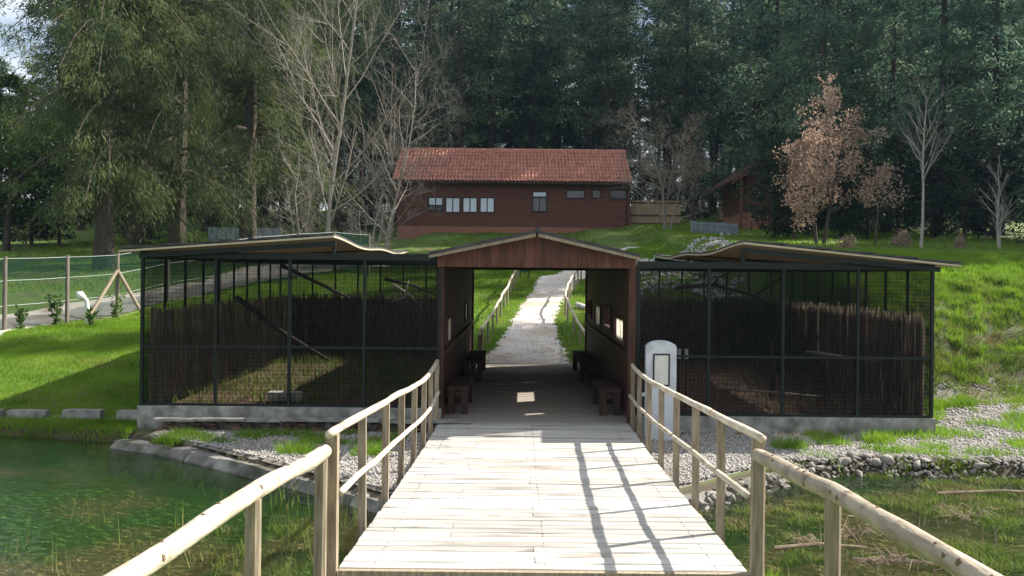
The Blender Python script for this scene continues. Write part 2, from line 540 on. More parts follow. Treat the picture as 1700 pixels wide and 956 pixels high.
def sheet(name, xl, xr, ts, nacross, mat, lift, jit=.08, closed_y=None):
    """strip between edges (x,y)(t)"""
    vv, ff = [], []
    for i, t in enumerate(ts):
        (x0, y0), (x1, y1) = xl(t), xr(t)
        j0, j1 = random.uniform(-jit, jit), random.uniform(-jit, jit)
        for k in range(nacross + 1):
            s = k / nacross
            s2 = s + j0 * (1 - s) * 1.0 / max(.5, math.hypot(x1 - x0, y1 - y0)) + j1 * s / max(.5, math.hypot(x1 - x0, y1 - y0))
            xx, yy = x0 + (x1 - x0) * s2, y0 + (y1 - y0) * s2
            edge = min(k, nacross - k)
            vv.append((xx, yy, hz(xx, yy) + (lift if edge > 0 else lift * .2 - .01)))
        if i:
            a, b = (i - 1) * (nacross + 1), i * (nacross + 1)
            for k in range(nacross):
                ff.append((a + k, a + k + 1, b + k + 1, b + k))
    o = np_obj(name, np.array(vv), np.array(ff), mat, smooth=True)
    return tag(o, kind='structure')


PY = [22.6, 25, 28, 30, 32, 35, 38.5, 41, 43.5]
PXL = [-1.0, -.62, -.30, -.12, .08, .45, .78, 1.9, 4.2]
PXR = [1.35, 1.22, 1.12, 1.25, 1.52, 2.05, 2.65, 4.2, 6.0]
sheet('path', lambda t: (ip(t, PY, PXL), t), lambda t: (ip(t, PY, PXR), t), np.arange(22.6, 43.5, .22), 8, M['path'], .035, .10)
sheet('side_path', lambda t: (-14.9 + ip(t, [16, 26, 34], [0, .5, 3.0]), t), lambda t: (-12.5 + ip(t, [16, 26, 34, 46], [0, .9, 3.2, 8]), t),
      np.arange(16, 44, .3), 8, M['path'], .04, .10)
sheet('gravel_bed', lambda t: (t, float(ip(t, WX, WY)) + .12), lambda t: (t, 13.60 if t < 6.25 else 13.6 + min(3.0, (t - 6.25) * 2.2)),
      np.arange(-5.3, 9.6, .15), 14, M['gravel'], .03, .02)

M['shaded_earth'] = pmat('shade_darkened_grassy_earth', (.025, .026, .012), (.085, .078, .032), 6, 9, .95, bump=.9, bscale=16, coord='World', c3=(.05, .075, .016), scale3=2.2, thr3=(.45, .62))  # brown grassy earth, darkened as well for low sun on the lower bank
sheet('shaded_bank_earth', lambda t: (t, 15.9 + .3 * float(vnoise(t, 1, 1.3, 2))), lambda t: (t, 19.3 + .8 * float(vnoise(t, 2, .9, 1)) + .06 * (t - 7)), np.arange(7.0, 14.5, .2), 22, M['shaded_earth'], .03, .05)
wv = [(-60, 3.5, WATER_Z), (40, 3.5, WATER_Z), (40, 14.6, WATER_Z), (-60, 14.6, WATER_Z)]
o = MB().quad(*wv).build('pond_water', M['water'], origin=(0, 0, WATER_Z))
tag(o, kind='structure')


# ------------------------------------------------------------------ scattered stuff (numpy)
def blades(name, pts, hgt, wid, lean, mat, label, cat='grass'):
    n = len(pts)
    a = rng.uniform(0, 2 * np.pi, n)
    hh = hgt * rng.uniform(.55, 1.25, n)
    ww = wid * rng.uniform(.7, 1.3, n)
    b = rng.uniform(0, 2 * np.pi, n)
    ln = lean * hh * rng.uniform(.2, 1.3, n)
    dx, dy = np.cos(a) * ww, np.sin(a) * ww
    V = np.zeros((n, 3, 3))
    V[:, 0] = pts + np.stack([-dx, -dy, -.02 * np.ones(n)], 1)
    V[:, 1] = pts + np.stack([dx, dy, -.02 * np.ones(n)], 1)
    V[:, 2] = pts + np.stack([np.cos(b) * ln, np.sin(b) * ln, hh], 1)
    o = np_obj(name, V.reshape(-1, 3), np.arange(n * 3).reshape(n, 3), mat)
    return tag(o, label, cat, kind='stuff')


def scatter(n, x0, x1, y0, y1, keep=None):
    x = rng.uniform(x0, x1, n); y = rng.uniform(y0, y1, n)
    if keep is not None:
        k = keep(x, y)
        x, y = x[k], y[k]
    return np.stack([x, y, H(x, y)], 1)


def off_path(x, y):
    a = (x < ip(y, PY, PXL) + .05 + vnoise(x, y, 3, 1) * .12) | (x > ip(y, PY, PXR) - .05 + vnoise(x, y, 3, 2) * .2)
    s = (x > -12.5 + ip(y, [16, 26, 34, 46], [0, .9, 3.2, 8]) - .08) | (x < -14.9 + ip(y, [16, 26, 34], [0, .5, 3.0]) + .1)
    return a & s


blades('grass', scatter(120000, -14, -5.75, 14.42, 24, off_path), .075, .006, .5, M['grass'], 'bright green mown lawn left of the left aviary')
blades('grass', scatter(200000, -11, 7, 22.8, 46, off_path), .085, .011, .5, M['grass'], 'green grass on the slope behind the aviaries up to the house')
blades('grass', scatter(80000, -26, 22, 30, 66, off_path), .11, .022, .5, M['grass'], 'grass farther up the hill around the timber house')
bp = scatter(260000, 6.4, 15, 15.2, 26, lambda x, y: (x > 6.45) & (vnoise(x, y, 1.6, 6) + vnoise(x, y, 4.7, 2) * .9 > -.95 + 1.15 * (1 - sm(y, 17.8, 20.5))))
blades('grass', bp, .15, .008, .8, M['grass'], 'long green grass on the bank right of the right aviary')
blades('grass', scatter(16000, -12, -5.7, 12.9, 14.18, lambda x, y: H(x, y) > -.36), .07, .007, .6, M['grass'], 'grass on the pond bank below the lawn kerb')
blades('grass', scatter(5000, -20, -12, 13.2, 14.5, lambda x, y: H(x, y) > -.36), .09, .008, .6, M['grass'], 'grass along the far pond bank at the left')
bq = scatter(60000, 6.9, 15, 15.9, 20.5, lambda x, y: vnoise(x, y, 3.1, 8) > -.2)
blades('rough_grass', bq, .17, .007, 1.1, M['wet_grass'], 'rough brownish grass on the lower part of the right bank')
# tufts on gravel at the right of the cage and under the cage fronts
tp = scatter(40000, 4.2, 10, 11.7, 15.8, lambda x, y: (vnoise(x, y, 1.3, 4) + .5 * vnoise(x, y, 3.1, 1) > .08) & (y > ip(x, WX, WY) + .25))
blades('grass', tp, .14, .007, .7, M['grass'], 'patches of grass on the gravel before the right aviary')
tp = scatter(9000, -5.2, -1.6, 12.3, 13.2, lambda x, y: vnoise(x, y, 2.1, 7) > -.1)
blades('grass', tp, .12, .006, .8, M['grass'], 'shaded grass below the stone bed of the left aviary')
tp = scatter(5000, 3.7, 9.2, 11.1, 12.0, lambda x, y: (np.abs(y - ip(x, WX, WY)) < .40) & (vnoise(x, y, 2.3, 6) > .1))
blades('grass', tp, .12, .006, .8, M['grass'], 'grass between the rocks of the marsh edge')
# near strip in front of the deck
tp = scatter(9000, -1.8, 2.4, 5.3, 6.22, lambda x, y: vnoise(x, y, 2.6, 2) > -.15)
blades('grass', tp, .06, .004, .8, M['grass'], 'short grass in front of the boardwalk')
tp = scatter(9000, 1.75, 4.5, 5.6, 7.6, lambda x, y: (vnoise(x, y, 1.9, 3) > -.2))
blades('grass', tp, .14, .005, .7, M['grass'], 'green grass beside the right railing in the foreground')
# marsh
mp_ = scatter(110000, 1.6, 11, 6.4, 11.8, lambda x, y: (y < ip(x, WX, WY) + .05) & (vnoise(x, y, 1.1, 5) + .8 * vnoise(x, y, 3.3, 1) > .40 - .50 * sm(x, 3.5, 5.5) * sm(y, 8.4, 9.8)))
mp_[:, 2] = np.maximum(mp_[:, 2], WATER_Z - .02)
blades('marsh_grass', mp_, .075, .006, 1.4, M['wet_grass'], 'low green and brown marsh plants in the shallow water right of the bridge')
mp_ = scatter(420, 1.6, 9, 7, 11.5, lambda x, y: y < ip(x, WX, WY) - .2)
blades('reeds', mp_, .34, .006, .5, M['dry'], 'thin dry reed stalks standing in the marsh at the right')
mp_ = scatter(420, -4.6, -1.3, 6.9, 10.2, lambda x, y: (y < ip(x, WX, WY) - .3) & (vnoise(x, y, 1.9, 7) + .7 * sm(x, -4.4, -1.6) > .40))
mp_[:, 2] = np.maximum(mp_[:, 2], WATER_Z - .02)
blades('reeds', mp_, .36, .006, .35, M['wet_grass'], 'sparse green reeds in the pond beside the left railing')
mp_ = scatter(2600, -3.2, -1.3, 6.6, 9.4, lambda x, y: (vnoise(x, y, 2.6, 3) > .30) & (H(x, y) > -.6))
mp_[:, 2] = np.maximum(mp_[:, 2], WATER_Z - .02)
blades('marsh_grass', mp_, .12, .006, .9, M['wet_grass'], 'green water plants beside the left railing of the bridge')


def rock_unit(seed, sub=1, flat=.7):
    """irregular rock: icosphere pushed about"""
    r = random.Random(seed)
    t = (1 + 5 ** .5) / 2
    v = [Vector(p).normalized() for p in ((-1, t, 0), (1, t, 0), (-1, -t, 0), (1, -t, 0), (0, -1, t), (0, 1, t), (0, -1, -t), (0, 1, -t), (t, 0, -1), (t, 0, 1), (-t, 0, -1), (-t, 0, 1))]
    f = [(0, 11, 5), (0, 5, 1), (0, 1, 7), (0, 7, 10), (0, 10, 11), (1, 5, 9), (5, 11, 4), (11, 10, 2), (10, 7, 6), (7, 1, 8), (3, 9, 4), (3, 4, 2), (3, 2, 6), (3, 6, 8), (3, 8, 9), (4, 9, 5), (2, 4, 11), (6, 2, 10), (8, 6, 7), (9, 8, 1)]
    for _ in range(sub):
        mid, nf_ = {}, []
        def m_(a, b):
            k = (min(a, b), max(a, b))
            if k not in mid:
                v.append(((v[a] + v[b]) / 2).normalized()); mid[k] = len(v) - 1
            return mid[k]
        for a, b, c in f:
            x, y, z = m_(a, b), m_(b, c), m_(c, a)
            nf_ += [(a, x, z), (b, y, x), (c, z, y), (x, y, z)]
        f = nf_
    cuts = [(Vector((r.gauss(0, 1), r.gauss(0, 1), r.gauss(0, 1))).normalized(), r.uniform(.35, .78)) for _ in range(11)]
    V_ = []
    for p in v:
        q = p.copy()
        for nn, dd in cuts:
            k = q.dot(nn)
            if k > dd: q -= nn * (k - dd)
        q *= 1 + r.uniform(-.06, .06)
        V_.append((q.x, q.y, q.z * flat))
    return np.array(V_), np.array(f)


def pebbles(name, pts, s0, s1, mat, label, cat='gravel'):
    n = len(pts)
    base = np.array([(1, 0, 0), (-1, 0, 0), (0, 1, 0), (0, -1, 0), (0, 0, 1), (0, 0, -1)], float)
    fc = np.array([(0, 2, 4), (2, 1, 4), (1, 3, 4), (3, 0, 4), (2, 0, 5), (1, 2, 5), (3, 1, 5), (0, 3, 5)])
    s = rng.uniform(s0, s1, (n, 1, 1)) * rng.uniform(.5, 1.1, (n, 6, 1))
    a = rng.uniform(0, 6.28, n); c, sn = np.cos(a), np.sin(a)
    b = base[None] * s * np.array([1, 1, .75])
    x = b[..., 0] * c[:, None] - b[..., 1] * sn[:, None]
    y = b[..., 0] * sn[:, None] + b[..., 1] * c[:, None]
    V = np.stack([x, y, b[..., 2]], -1) + (pts + np.array([0, 0, .03]))[:, None, :]
    Fc = (fc[None] + (np.arange(n) * 6)[:, None, None]).reshape(-1, 3)
    o = np_obj(name, V.reshape(-1, 3), Fc, mat)
    return tag(o, label, cat, kind='stuff')


gk = lambda x, y: (y > ip(x, WX, WY) + .15)
pebbles('gravel', scatter(9000, -5.2, -1.2, 9.8, 13.2, gk), .014, .042, M['pebble'], 'pale pebbles between the pond wall and the left aviary')
pebbles('gravel', scatter(12000, 1.7, 6.3, 9.9, 13.5, gk), .014, .042, M['pebble'], 'pale pebbles between the pond wall and the right aviary')
pebbles('gravel', scatter(8000, 6.3, 10, 11.6, 16.4, gk), .016, .05, M['pebble'], 'grey gravel on the slope beside the right aviary')
pebbles('gravel', scatter(5000, -1.0, 2.6, 22.8, 39, lambda x, y: ~off_path(x, y)), .010, .03, M['pebble'], 'small stones on the sandy path behind the walkway')
pebbles('gravel', scatter(2500, -1.6, 2.2, 5.2, 6.2), .008, .02, M['pebble'], 'fine gravel in front of the boardwalk')
pebbles('gravel', scatter(4200, 3.4, 9.4, 10.9, 12.1, lambda x, y: np.abs(y - ip(x, WX, WY) + .08) < .32), .018, .055, M['rock'], 'small dark stones between the rocks of the marsh edge')
pebbles('rubble', scatter(2600, 3.2, 8.2, 26.0, 38, lambda x, y: vnoise(x, y, .8, 2) + .4 * vnoise(x, y, 2.2, 1) > -.15), .05, .17, M['pale_rock'], 'heap of pale broken stone on the slope behind the right aviary', 'rubble')

ROCKS = [np_mesh('rock', *rock_unit(s, 1, random.uniform(.55, .8)), M['rock']) for s in range(6)]
PROCKS = [np_mesh('rock', *rock_unit(40 + s, 1, random.uniform(.55, .8)), M['pale_rock']) for s in range(4)]


def rock(x, y, s, label, group=None, pale=False, name='rock', sink=.25):
    o = inst(name, random.choice(PROCKS if pale else ROCKS), (x, y, hz(x, y) + s * (.55 - sink)), None,
             (random.uniform(-.3, .3), random.uniform(-.3, .3), random.uniform(0, 6.3)),
             (s * random.uniform(.8, 1.3), s * random.uniform(.7, 1.1), s * random.uniform(.7, 1.1)))
    return tag(o, label, 'rock', group)


for i in range(150):
    x = random.uniform(3.7, 9.2)
    rock(x, float(ip(x, WX, WY)) + random.uniform(-.34, .12), random.uniform(.04, .10), 'grey broken rock on the edge between the gravel and the marsh',
         'rocks along the marsh edge')
for X, Y, s in ((px(968, 31), 31, .30),):
    rock(X, Y, s, 'grey boulder beside the right handrail of the path', pale=True, name='boulder')
rock(px(1108, 33), 33, .42, 'large white boulder above the inner end of the right aviary roof', pale=True, name='boulder', sink=0)
for i in range(11):
    Y = random.uniform(31, 42)
    rock(px(random.uniform(1160, 1245), Y), Y, random.uniform(.10, .24), 'pale rubble block on the slope behind the right aviary roof', 'rubble blocks behind the right aviary', True, sink=.1)

# lawn kerb along the pond
kt = thing('kerb', 'line of white edging slabs between lawn and pond at the left', 'kerb', (-9, 14.35, -.1))
for x0, x1 in ((-12, -10.7), (-10.6, -9.4), (-9.3, -8.15), (-8.05, -7.45), (-7.2, -6.6), (-6.32, -6.0)):
    MB().box(((x0 + x1) / 2, 14.30 + random.uniform(-.03, .03), -.06 + random.uniform(-.015, .015)), (x1 - x0, .16, .16)).build('kerb_slab', M['concrete'], kt)

# pond wall: kerb stones along the arc
pw = thing('pond_wall', 'curved grey stone wall round the pond below the aviaries', 'wall', (0, 9.2, -.7))
arc = np.array([(-5.75, 13.0), (-5.36, 12.85), (-4.5, 12.3), (-3.35, 11.35), (-2.33, 10.5), (-1.35, 9.6), (0, 9.2), (1.4, 9.6), (2.64, 10.8), (3.63, 11.6), (4.4, 12.25), (5.1, 12.9)])
d = np.r_[0, np.cumsum(np.hypot(*np.diff(arc, axis=0).T))]
t = 0
while t < d[-1] - .3:
    Ls = random.uniform(.42, .72)
    t1 = min(t + Ls, d[-1])
    m_ = MB()
    q = []
    for k, tt in enumerate((t + .002, (t + t1) / 2, t1 - .002)):
        p0 = np.array([np.interp(tt, d, arc[:, 0]), np.interp(tt, d, arc[:, 1])])
        p1 = np.array([np.interp(tt + .02, d, arc[:, 0]), np.interp(tt + .02, d, arc[:, 1])])
        tg = (p1 - p0) / np.linalg.norm(p1 - p0)
        q.append((p0, np.array([-tg[1], tg[0]])))
    zt = -.20 + random.uniform(-.02, .02)
    wo, wi = .10 + random.uniform(0, .025), .11 + random.uniform(0, .03)
    n0 = 0
    for p0, nn in q:
        for off, z in ((-wi - .10, -.85), (-wi - .02, zt - .10), (-wi + .07, zt), (wo - .05, zt), (wo, zt - .04), (wo, -.85)):
            m_.v.append((p0[0] + nn[0] * off, p0[1] + nn[1] * off, z + random.uniform(-.018, .018)))
    for k in range(2):
        for j in range(5):
            a = k * 6 + j
            m_.f.append((a, a + 1, a + 7, a + 6))
    m_.f.append((0, 1, 2, 3, 4, 5)); m_.f.append((17, 16, 15, 14, 13, 12))
    m_.build('kerb_stone', M['wall_stone'], pw, smooth=False)
    t = t1
# dry-stone facing on the right hand stretch
for i in range(110):
    tt = random.uniform(d[7] + .2, d[9] + .2)
    X, Y = np.interp(tt, d, arc[:, 0]), np.interp(tt, d, arc[:, 1])
    k = random.uniform(0, 1)
    inst('stone', random.choice(ROCKS), (X + .14 + .06 * (1 - k), Y - .16 - .08 * (1 - k), -.44 + .28 * k), pw, (random.uniform(-.3, .3), random.uniform(-.3, .3), random.uniform(0, 6)),
         (random.uniform(.05, .10), random.uniform(.04, .07), random.uniform(.04, .07)))


# ------------------------------------------------------------------ bridge
def zd(y):
    return float(ip(y, [6.2, 8.6, 11, 13.64, 22.7], [.18, .085, .02, 0, 0]))


def xl(y): return float(ip(y, [6.28, 13.64], [-1.24, -1.18]))
def xr(y): return float(ip(y, [6.28, 13.64], [1.61, 1.65]))


br = thing('footbridge', 'sunlit pale plank boardwalk bridge with wooden post railings leading to the covered walkway', 'footbridge', (.2, 9.9, 0))
pl_meshes = []
for s in range(5):
    m_ = MB()
    w, tck, wid = 1.0, .045, .134
    # plank along x, ends slightly uneven, chamfered edges, 5 stations with a slight cup
    prof = [(-.5, -.5), (-.5, .36), (-.44, .5), (.44, .5), (.5, .36), (.5, -.5)]
    rr = random.Random(s)
    for i in range(7):
        u = -.5 + i / 6
        du, dz_ = rr.uniform(-.004, .004), rr.uniform(-.003, .003)
        for a, b in prof:
            m_.v.append((u, a * wid + du, b * tck + dz_))
    for i in range(6):
        for j in range(6):
            a, b = i * 6 + j, i * 6 + (j + 1) % 6
            m_.f.append((a, b, b + 6, a + 6))
    m_.f.append(tuple(range(6))[::-1]); m_.f.append(tuple(range(36, 42)))
    me = bpy.data.meshes.new('plank')
    me.from_pydata(m_.v, [], m_.f); me.materials.append(M['deck']); me.update()
    pl_meshes.append(me)
y = 6.30
k = 0
while y < 13.60:
    a, b = xl(y) + random.uniform(-.006, .006), xr(y) + random.uniform(-.006, .006)
    sl = (zd(y + .1) - zd(y - .1)) / .2
    if k % 5 in (1, 3):
        c = (.12 if k % 2 else -.55) + random.uniform(-.02, .02)
        segs = ((a, c - .003), (c + .003, b))
    else:
        segs = ((a, b),)
    for a_, b_ in segs:
        inst('plank', random.choice(pl_meshes), ((a_ + b_) / 2, y + .067, zd(y) - .022 + random.uniform(-.004, .003)), br,
             (math.atan(sl) + random.uniform(-.012, .012), random.uniform(-.001, .001), random.uniform(-.002, .002)), (b_ - a_, 1, 1))
    y += .1445
    k += 1
m_ = MB()
for q in range(k):
    yy = 6.30 + q * .1445
    for X in (-1.0, .2, 1.4):
        for dy in (.035, .10):
            m_.tube([(X + random.uniform(-.012, .012), yy + dy, zd(yy) - .006), (X, yy + dy, zd(yy) + .003)], .0036, 5)
o = m_.build('nail_heads', M['pine_bark'], br); o['kind'] = 'stuff'
for X in (-1.0, .2, 1.4):
    MB().bar((X, 6.36, zd(6.3) - .135), (X, 13.6, -.135), .09, .16).build('beam', M['post'], br)
MB().box((.19, 6.245, zd(6.3) - .085), (2.85, .05, .17)).build('edge_board', M['post'], br)
POSTL = [6.26, 7.45, 8.6, 9.7, 10.75, 11.75, 12.7, 13.45]
POSTR = [6.26, 7.38, 8.47, 9.55, 10.6, 11.65, 12.6, 13.4]


def rail_top(y, side):
    base = zd(y) + float(ip(y, [6.2, 9, 11.5, 12.6, 13.6], [.95, .91, .83, .83, .93] if side < 0 else [.95, .92, .86, .84, .90]))
    return base


for side, posts in ((-1, POSTL), (1, POSTR)):
    fx = (lambda y: xl(y) - .045) if side < 0 else (lambda y: xr(y) + .045)
    for i, y in enumerate(posts):
        X = fx(y)
        w = .064 if i else .075
        lean = random.uniform(-.012, .012)
        m_ = MB().bar((X, y, -.62 if i < 4 else -.25), (X + lean, y, rail_top(y, side) - .02), .042 if i else .08, w)
        m_.build('post', M['post'], br)
    for kind, off, rad in (('top_rail', 0, .031), ('middle_rail', -.43, .025)):
        pts, rd = [], []
        for y in np.arange(6.12 if kind == 'top_rail' else 6.3, 13.5, .16):
            pts.append((fx(y) + vnoise(y, side * 3 + off, 1.2, 1) * .009 + (-.045 * side if kind == 'middle_rail' else 0), y, rail_top(y, side) + off + vnoise(y, side + off, 1.1, 4) * .008))
            rd.append(rad * (1 + .10 * vnoise(y, off + side, 3.1, 3)))
        MB().tube(pts, rd, 8).build(kind, M['log'], br, smooth=True)

# log railings running on towards the camera
for side, lab in ((-1, 'pale peeled log handrail on posts along the pond at the left foreground'), (1, 'peeled log handrail, coloured as if in shade, on posts along the marsh at the right foreground')):
    t_ = thing('log_railing', lab, 'railing', (side * 1.5, 4.8, .05))
    X0 = -1.33 if side < 0 else 1.63
    X1 = -1.47 if side < 0 else 1.70
    def zr_(y): return float(ip(y, [2.2, 3.4, 4.8, 6.3], [1.09, 1.085, 1.055, 1.0] if side < 0 else [1.15, 1.14, 1.095, 1.0]))
    pts, rd = [], []
    for y in np.arange(2.2, 6.24, .1):
        k = (6.3 - y) / 3.0
        pts.append((X0 + (X1 - X0) * k + vnoise(y, side * 5, 1.2, 2) * .016, y, zr_(y) + vnoise(y, side, 1.5, 6) * .016))
        rd.append(.049 * (1 + .10 * vnoise(y, side * 2, 2.3, 1) + .03 * vnoise(y, 3 * side, 7, 1)))
    lg = MB().tube(pts, rd, 12)
    lg.build('rail', M['log'] if side < 0 else M['shaded_log'], t_, smooth=True)
    for q in range(14):
        k = random.randrange(6, len(pts) - 3)
        a = random.uniform(-.4, 2.2) if side < 0 else random.uniform(.9, 3.5)
        p = Vector(pts[k]) + Vector((math.cos(a), 0, math.sin(a))) * (rd[k] * .985)
        dn = Vector((math.cos(a), 0, math.sin(a)))
        kr = random.uniform(.006, .014)
        MB().tube([p - dn * .006, p + dn * .004], [kr * 1.5, kr], 7).build('knot', M['knot'], t_)
    for y in (4.78, 3.2, 6.13):
        X = X0 + (X1 - X0) * (6.3 - y) / 3.0 + (side * .0)
        MB().tube([(X, y, -.6), (X, y, .4), (X + .004, y, zr_(y) - .03)], [.046, .043, .042], 10).build('post', M['post'], t_, smooth=False)

# ------------------------------------------------------------------ covered walkway
YF, YB = 13.64, 22.7
XL, XR = -1.20, 1.70
cw = thing('covered_walkway', 'dark brown timber covered walkway with low gable between the two aviaries', 'covered walkway', (.25, 18, 0))
# floor
m_ = MB()
y = 13.62
while y < YB:
    m_.box(((XL + XR) / 2, y + .067, -.024 + random.uniform(-.003, .003)), (XR - XL, .133, .045))
    y += .141
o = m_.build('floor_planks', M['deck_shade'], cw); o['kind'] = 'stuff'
MB().box(((XL + XR) / 2, YB + .16, -.035), (XR - XL + .1, .3, .07)).build('threshold', M['deck'], cw)


def wall_boards(xw, side, wins):
    m_ = MB()
    y = YF + .10
    while y < YB - .02:
        w = .146
        spans = [(0.02, 2.36)]
        for (a, b, z0, z1) in wins:
            if a - .05 < y + w / 2 < b + .05:
                spans = [(0.02, z0), (z1, 2.36)]
        for z0, z1 in spans:
            m_.box((xw + random.uniform(-.004, .004), y + w / 2, (z0 + z1) / 2), (.026, w - .006, z1 - z0))
        y += w + .002
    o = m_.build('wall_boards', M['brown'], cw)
    o['kind'] = 'stuff'
    for z in (.12, 1.02, 2.28):
        MB().box((xw - side * .04, (YF + YB) / 2, z), (.05, YB - YF - .2, .07)).build('wall_rail', M['brown'], cw)
    for (a, b, z0, z1) in wins:
        fr_ = MB()
        fr_.box((xw, (a + b) / 2, z0 + .02), (.09, b - a + .1, .04)).box((xw, (a + b) / 2, z1 - .02), (.09, b - a + .1, .04))
        for yy in (a - .03, b + .03): fr_.box((xw, yy, (z0 + z1) / 2), (.088, .04, z1 - z0 - .08))
        w_ = fr_.build('window', M['brown'], cw)
        open_ = abs(((a + b) / 2) - 17.2) < .3 or abs(((a + b) / 2) - 21.4) < .4
        if not (open_ and side > 0):
            for yy0, yy1 in ((a, (a + b) / 2 - .05), ((a + b) / 2 + .05, b)):
                MB().box((xw, (yy0 + yy1) / 2, (z0 + z1) / 2), (.012, yy1 - yy0 - .02, z1 - z0 - .09)).build('pane', M['frost'], w_)


WINR = [(14.5, 15.75, 1.10, 1.54), (16.6, 17.8, 1.22, 1.66), (18.75, 19.95, 1.12, 1.60), (21.0, 22.0, 1.22, 1.66)]
WINL = [(14.75, 15.75, 1.05, 1.52), (19.5, 20.5, 1.18, 1.62)]
wall_boards(XL, -1, WINL)
wall_boards(XR, 1, WINR)
for X in (XL, XR):
    for y in (YF + .03, YB - .05):
        MB().box((X, y, 1.18), (.11, .11, 2.36)).build('post', M['brown'], cw)
# gable
RX, RZ, EZ = .25, 2.87, 2.53
ex0, ex1 = -1.35, 1.77
def roofz(x): return RZ - (RZ - EZ) * abs(x - RX) / (RX - ex0)
for yy in (YF - .06, YB + .03):
    x = XL - .04
    while x < XR + .04:
        w = min(.132, XR + .05 - x)
        zt0, zt1 = roofz(x) - .035, roofz(x + w) - .035
        poly = [(x, 2.33), (x + w - .004, 2.33), (x + w - .004, zt1)]
        if x < RX < x + w: poly.append((RX, RZ - .035))
        poly.append((x, zt0))
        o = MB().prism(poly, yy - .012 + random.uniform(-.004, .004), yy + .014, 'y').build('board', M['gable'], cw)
        x += w
for yy in (YF + .02, 16.7, 19.7, YB - .03):
    MB().box(((XL + XR) / 2, yy, 2.395), (XR - XL + .1, .08, .09)).build('tie_beam', M['brown'], cw)
for X in (XL, XR):
    MB().box((X, (YF + YB) / 2, 2.40), (.09, YB - YF - .08, .08)).build('wall_plate', M['brown'], cw)
for s, xe in ((-1, ex0), (1, ex1)):
    m_ = MB()
    nn = 12
    for i in range(nn):
        y0, y1 = YF - .28 + i * (YB + .5 - YF) / nn, YF - .28 + (i + 1) * (YB + .5 - YF) / nn
        dz_ = .012 * (i % 2)
        m_.prism([(RX, RZ - .03 + dz_), (xe, EZ - .03 + dz_), (xe, EZ + .015 + dz_), (RX, RZ + .02 + dz_)], y0, y1 - .002, 'y')
    m_.build('roof_sheet', M['roof_dark'], cw)
    MB().prism([(RX + s * .02, RZ - .085), (xe, EZ - .075), (xe, EZ - .032), (RX + s * .02, RZ - .032)], YF - .275, YF - .235, 'y').build('barge_board', M['post'], cw)
MB().tube([(RX, YF - .3, RZ + .02), (RX, YB + .25, RZ + .02)], .035, 6).build('ridge_cap', M['roof_dark'], cw)


def bench(x0, x1, y0, y1, z, label):
    b = thing('bench', label, 'bench', ((x0 + x1) / 2, (y0 + y1) / 2, .002))
    MB().box(((x0 + x1) / 2, (y0 + y1) / 2, z - .03), (x1 - x0, y1 - y0, .06)).build('seat', M['bench_wood'], b)
    for yy in (y0 + .07, y1 - .07):
        for xx in (x0 + .06, x1 - .06):
            MB().bar((xx, yy, 0.002), (xx, yy, z - .062), .10, .10).build('leg', M['bench_wood'], b)
        MB().box(((x0 + x1) / 2, yy, z - .12), (x1 - x0 - .24, .05, .08)).build('stretcher', M['bench_wood'], b)


bench(-1.13, -.80, 14.3, 15.7, .44, 'nearer dark wooden bench along the left wall of the walkway')
bench(-1.13, -.76, 18.6, 21.0, .45, 'farther dark wooden bench along the left wall of the walkway')
bench(1.28, 1.62, 14.3, 15.7, .43, 'nearer dark wooden bench along the right wall of the walkway')
bench(1.25, 1.62, 18.6, 21.2, .45, 'farther dark wooden bench along the right wall of the walkway')


# ------------------------------------------------------------------ aviaries
def thatch_panel(a, b, z0, z1, parent, seed, dens=210, backing=True):
    """brushwood screen from a to b (xy)"""
    r = random.Random(seed)
    a, b = Vector((*a, 0)), Vector((*b, 0))
    L_ = (b - a).length
    u = (b - a) / L_
    nrm = Vector((-u.y, u.x, 0))
    m_ = MB()
    n = int(L_ * dens)
    for i in range(n):
        s = r.uniform(0, L_)
        off = r.uniform(-.03, .03)
        w = r.uniform(.004, .012)
        zt = z1 + r.gauss(0, .05)
        zb = z0 + r.uniform(0, .35) * (r.random() < .3)
        ln = r.uniform(-.06, .06)
        p0 = a + u * s + nrm * off
        p1 = p0 + u * ln
        tw = r.uniform(-.015, .015)
        m_.quad((p0.x - u.x * w, p0.y - u.y * w, zb), (p0.x + u.x * w + nrm.x * tw, p0.y + u.y * w + nrm.y * tw, zb),
                (p1.x + u.x * w * .6 + nrm.x * tw, p1.y + u.y * w * .6 + nrm.y * tw, zt), (p1.x - u.x * w * .6, p1.y - u.y * w * .6, zt + r.uniform(-.02, .02)))
    if backing:
        bk = (a + b) / 2
        m_.quad((a.x, a.y, z0), (b.x, b.y, z0), (b.x, b.y, z1 - .09), (a.x, a.y, z1 - .09))
    o = m_.build('brushwood_screen', M['thatch'], parent)
    o['kind'] = 'stuff'


def net(parent, *p):
    MB().quad(*p).build('netting', M['net'], parent)


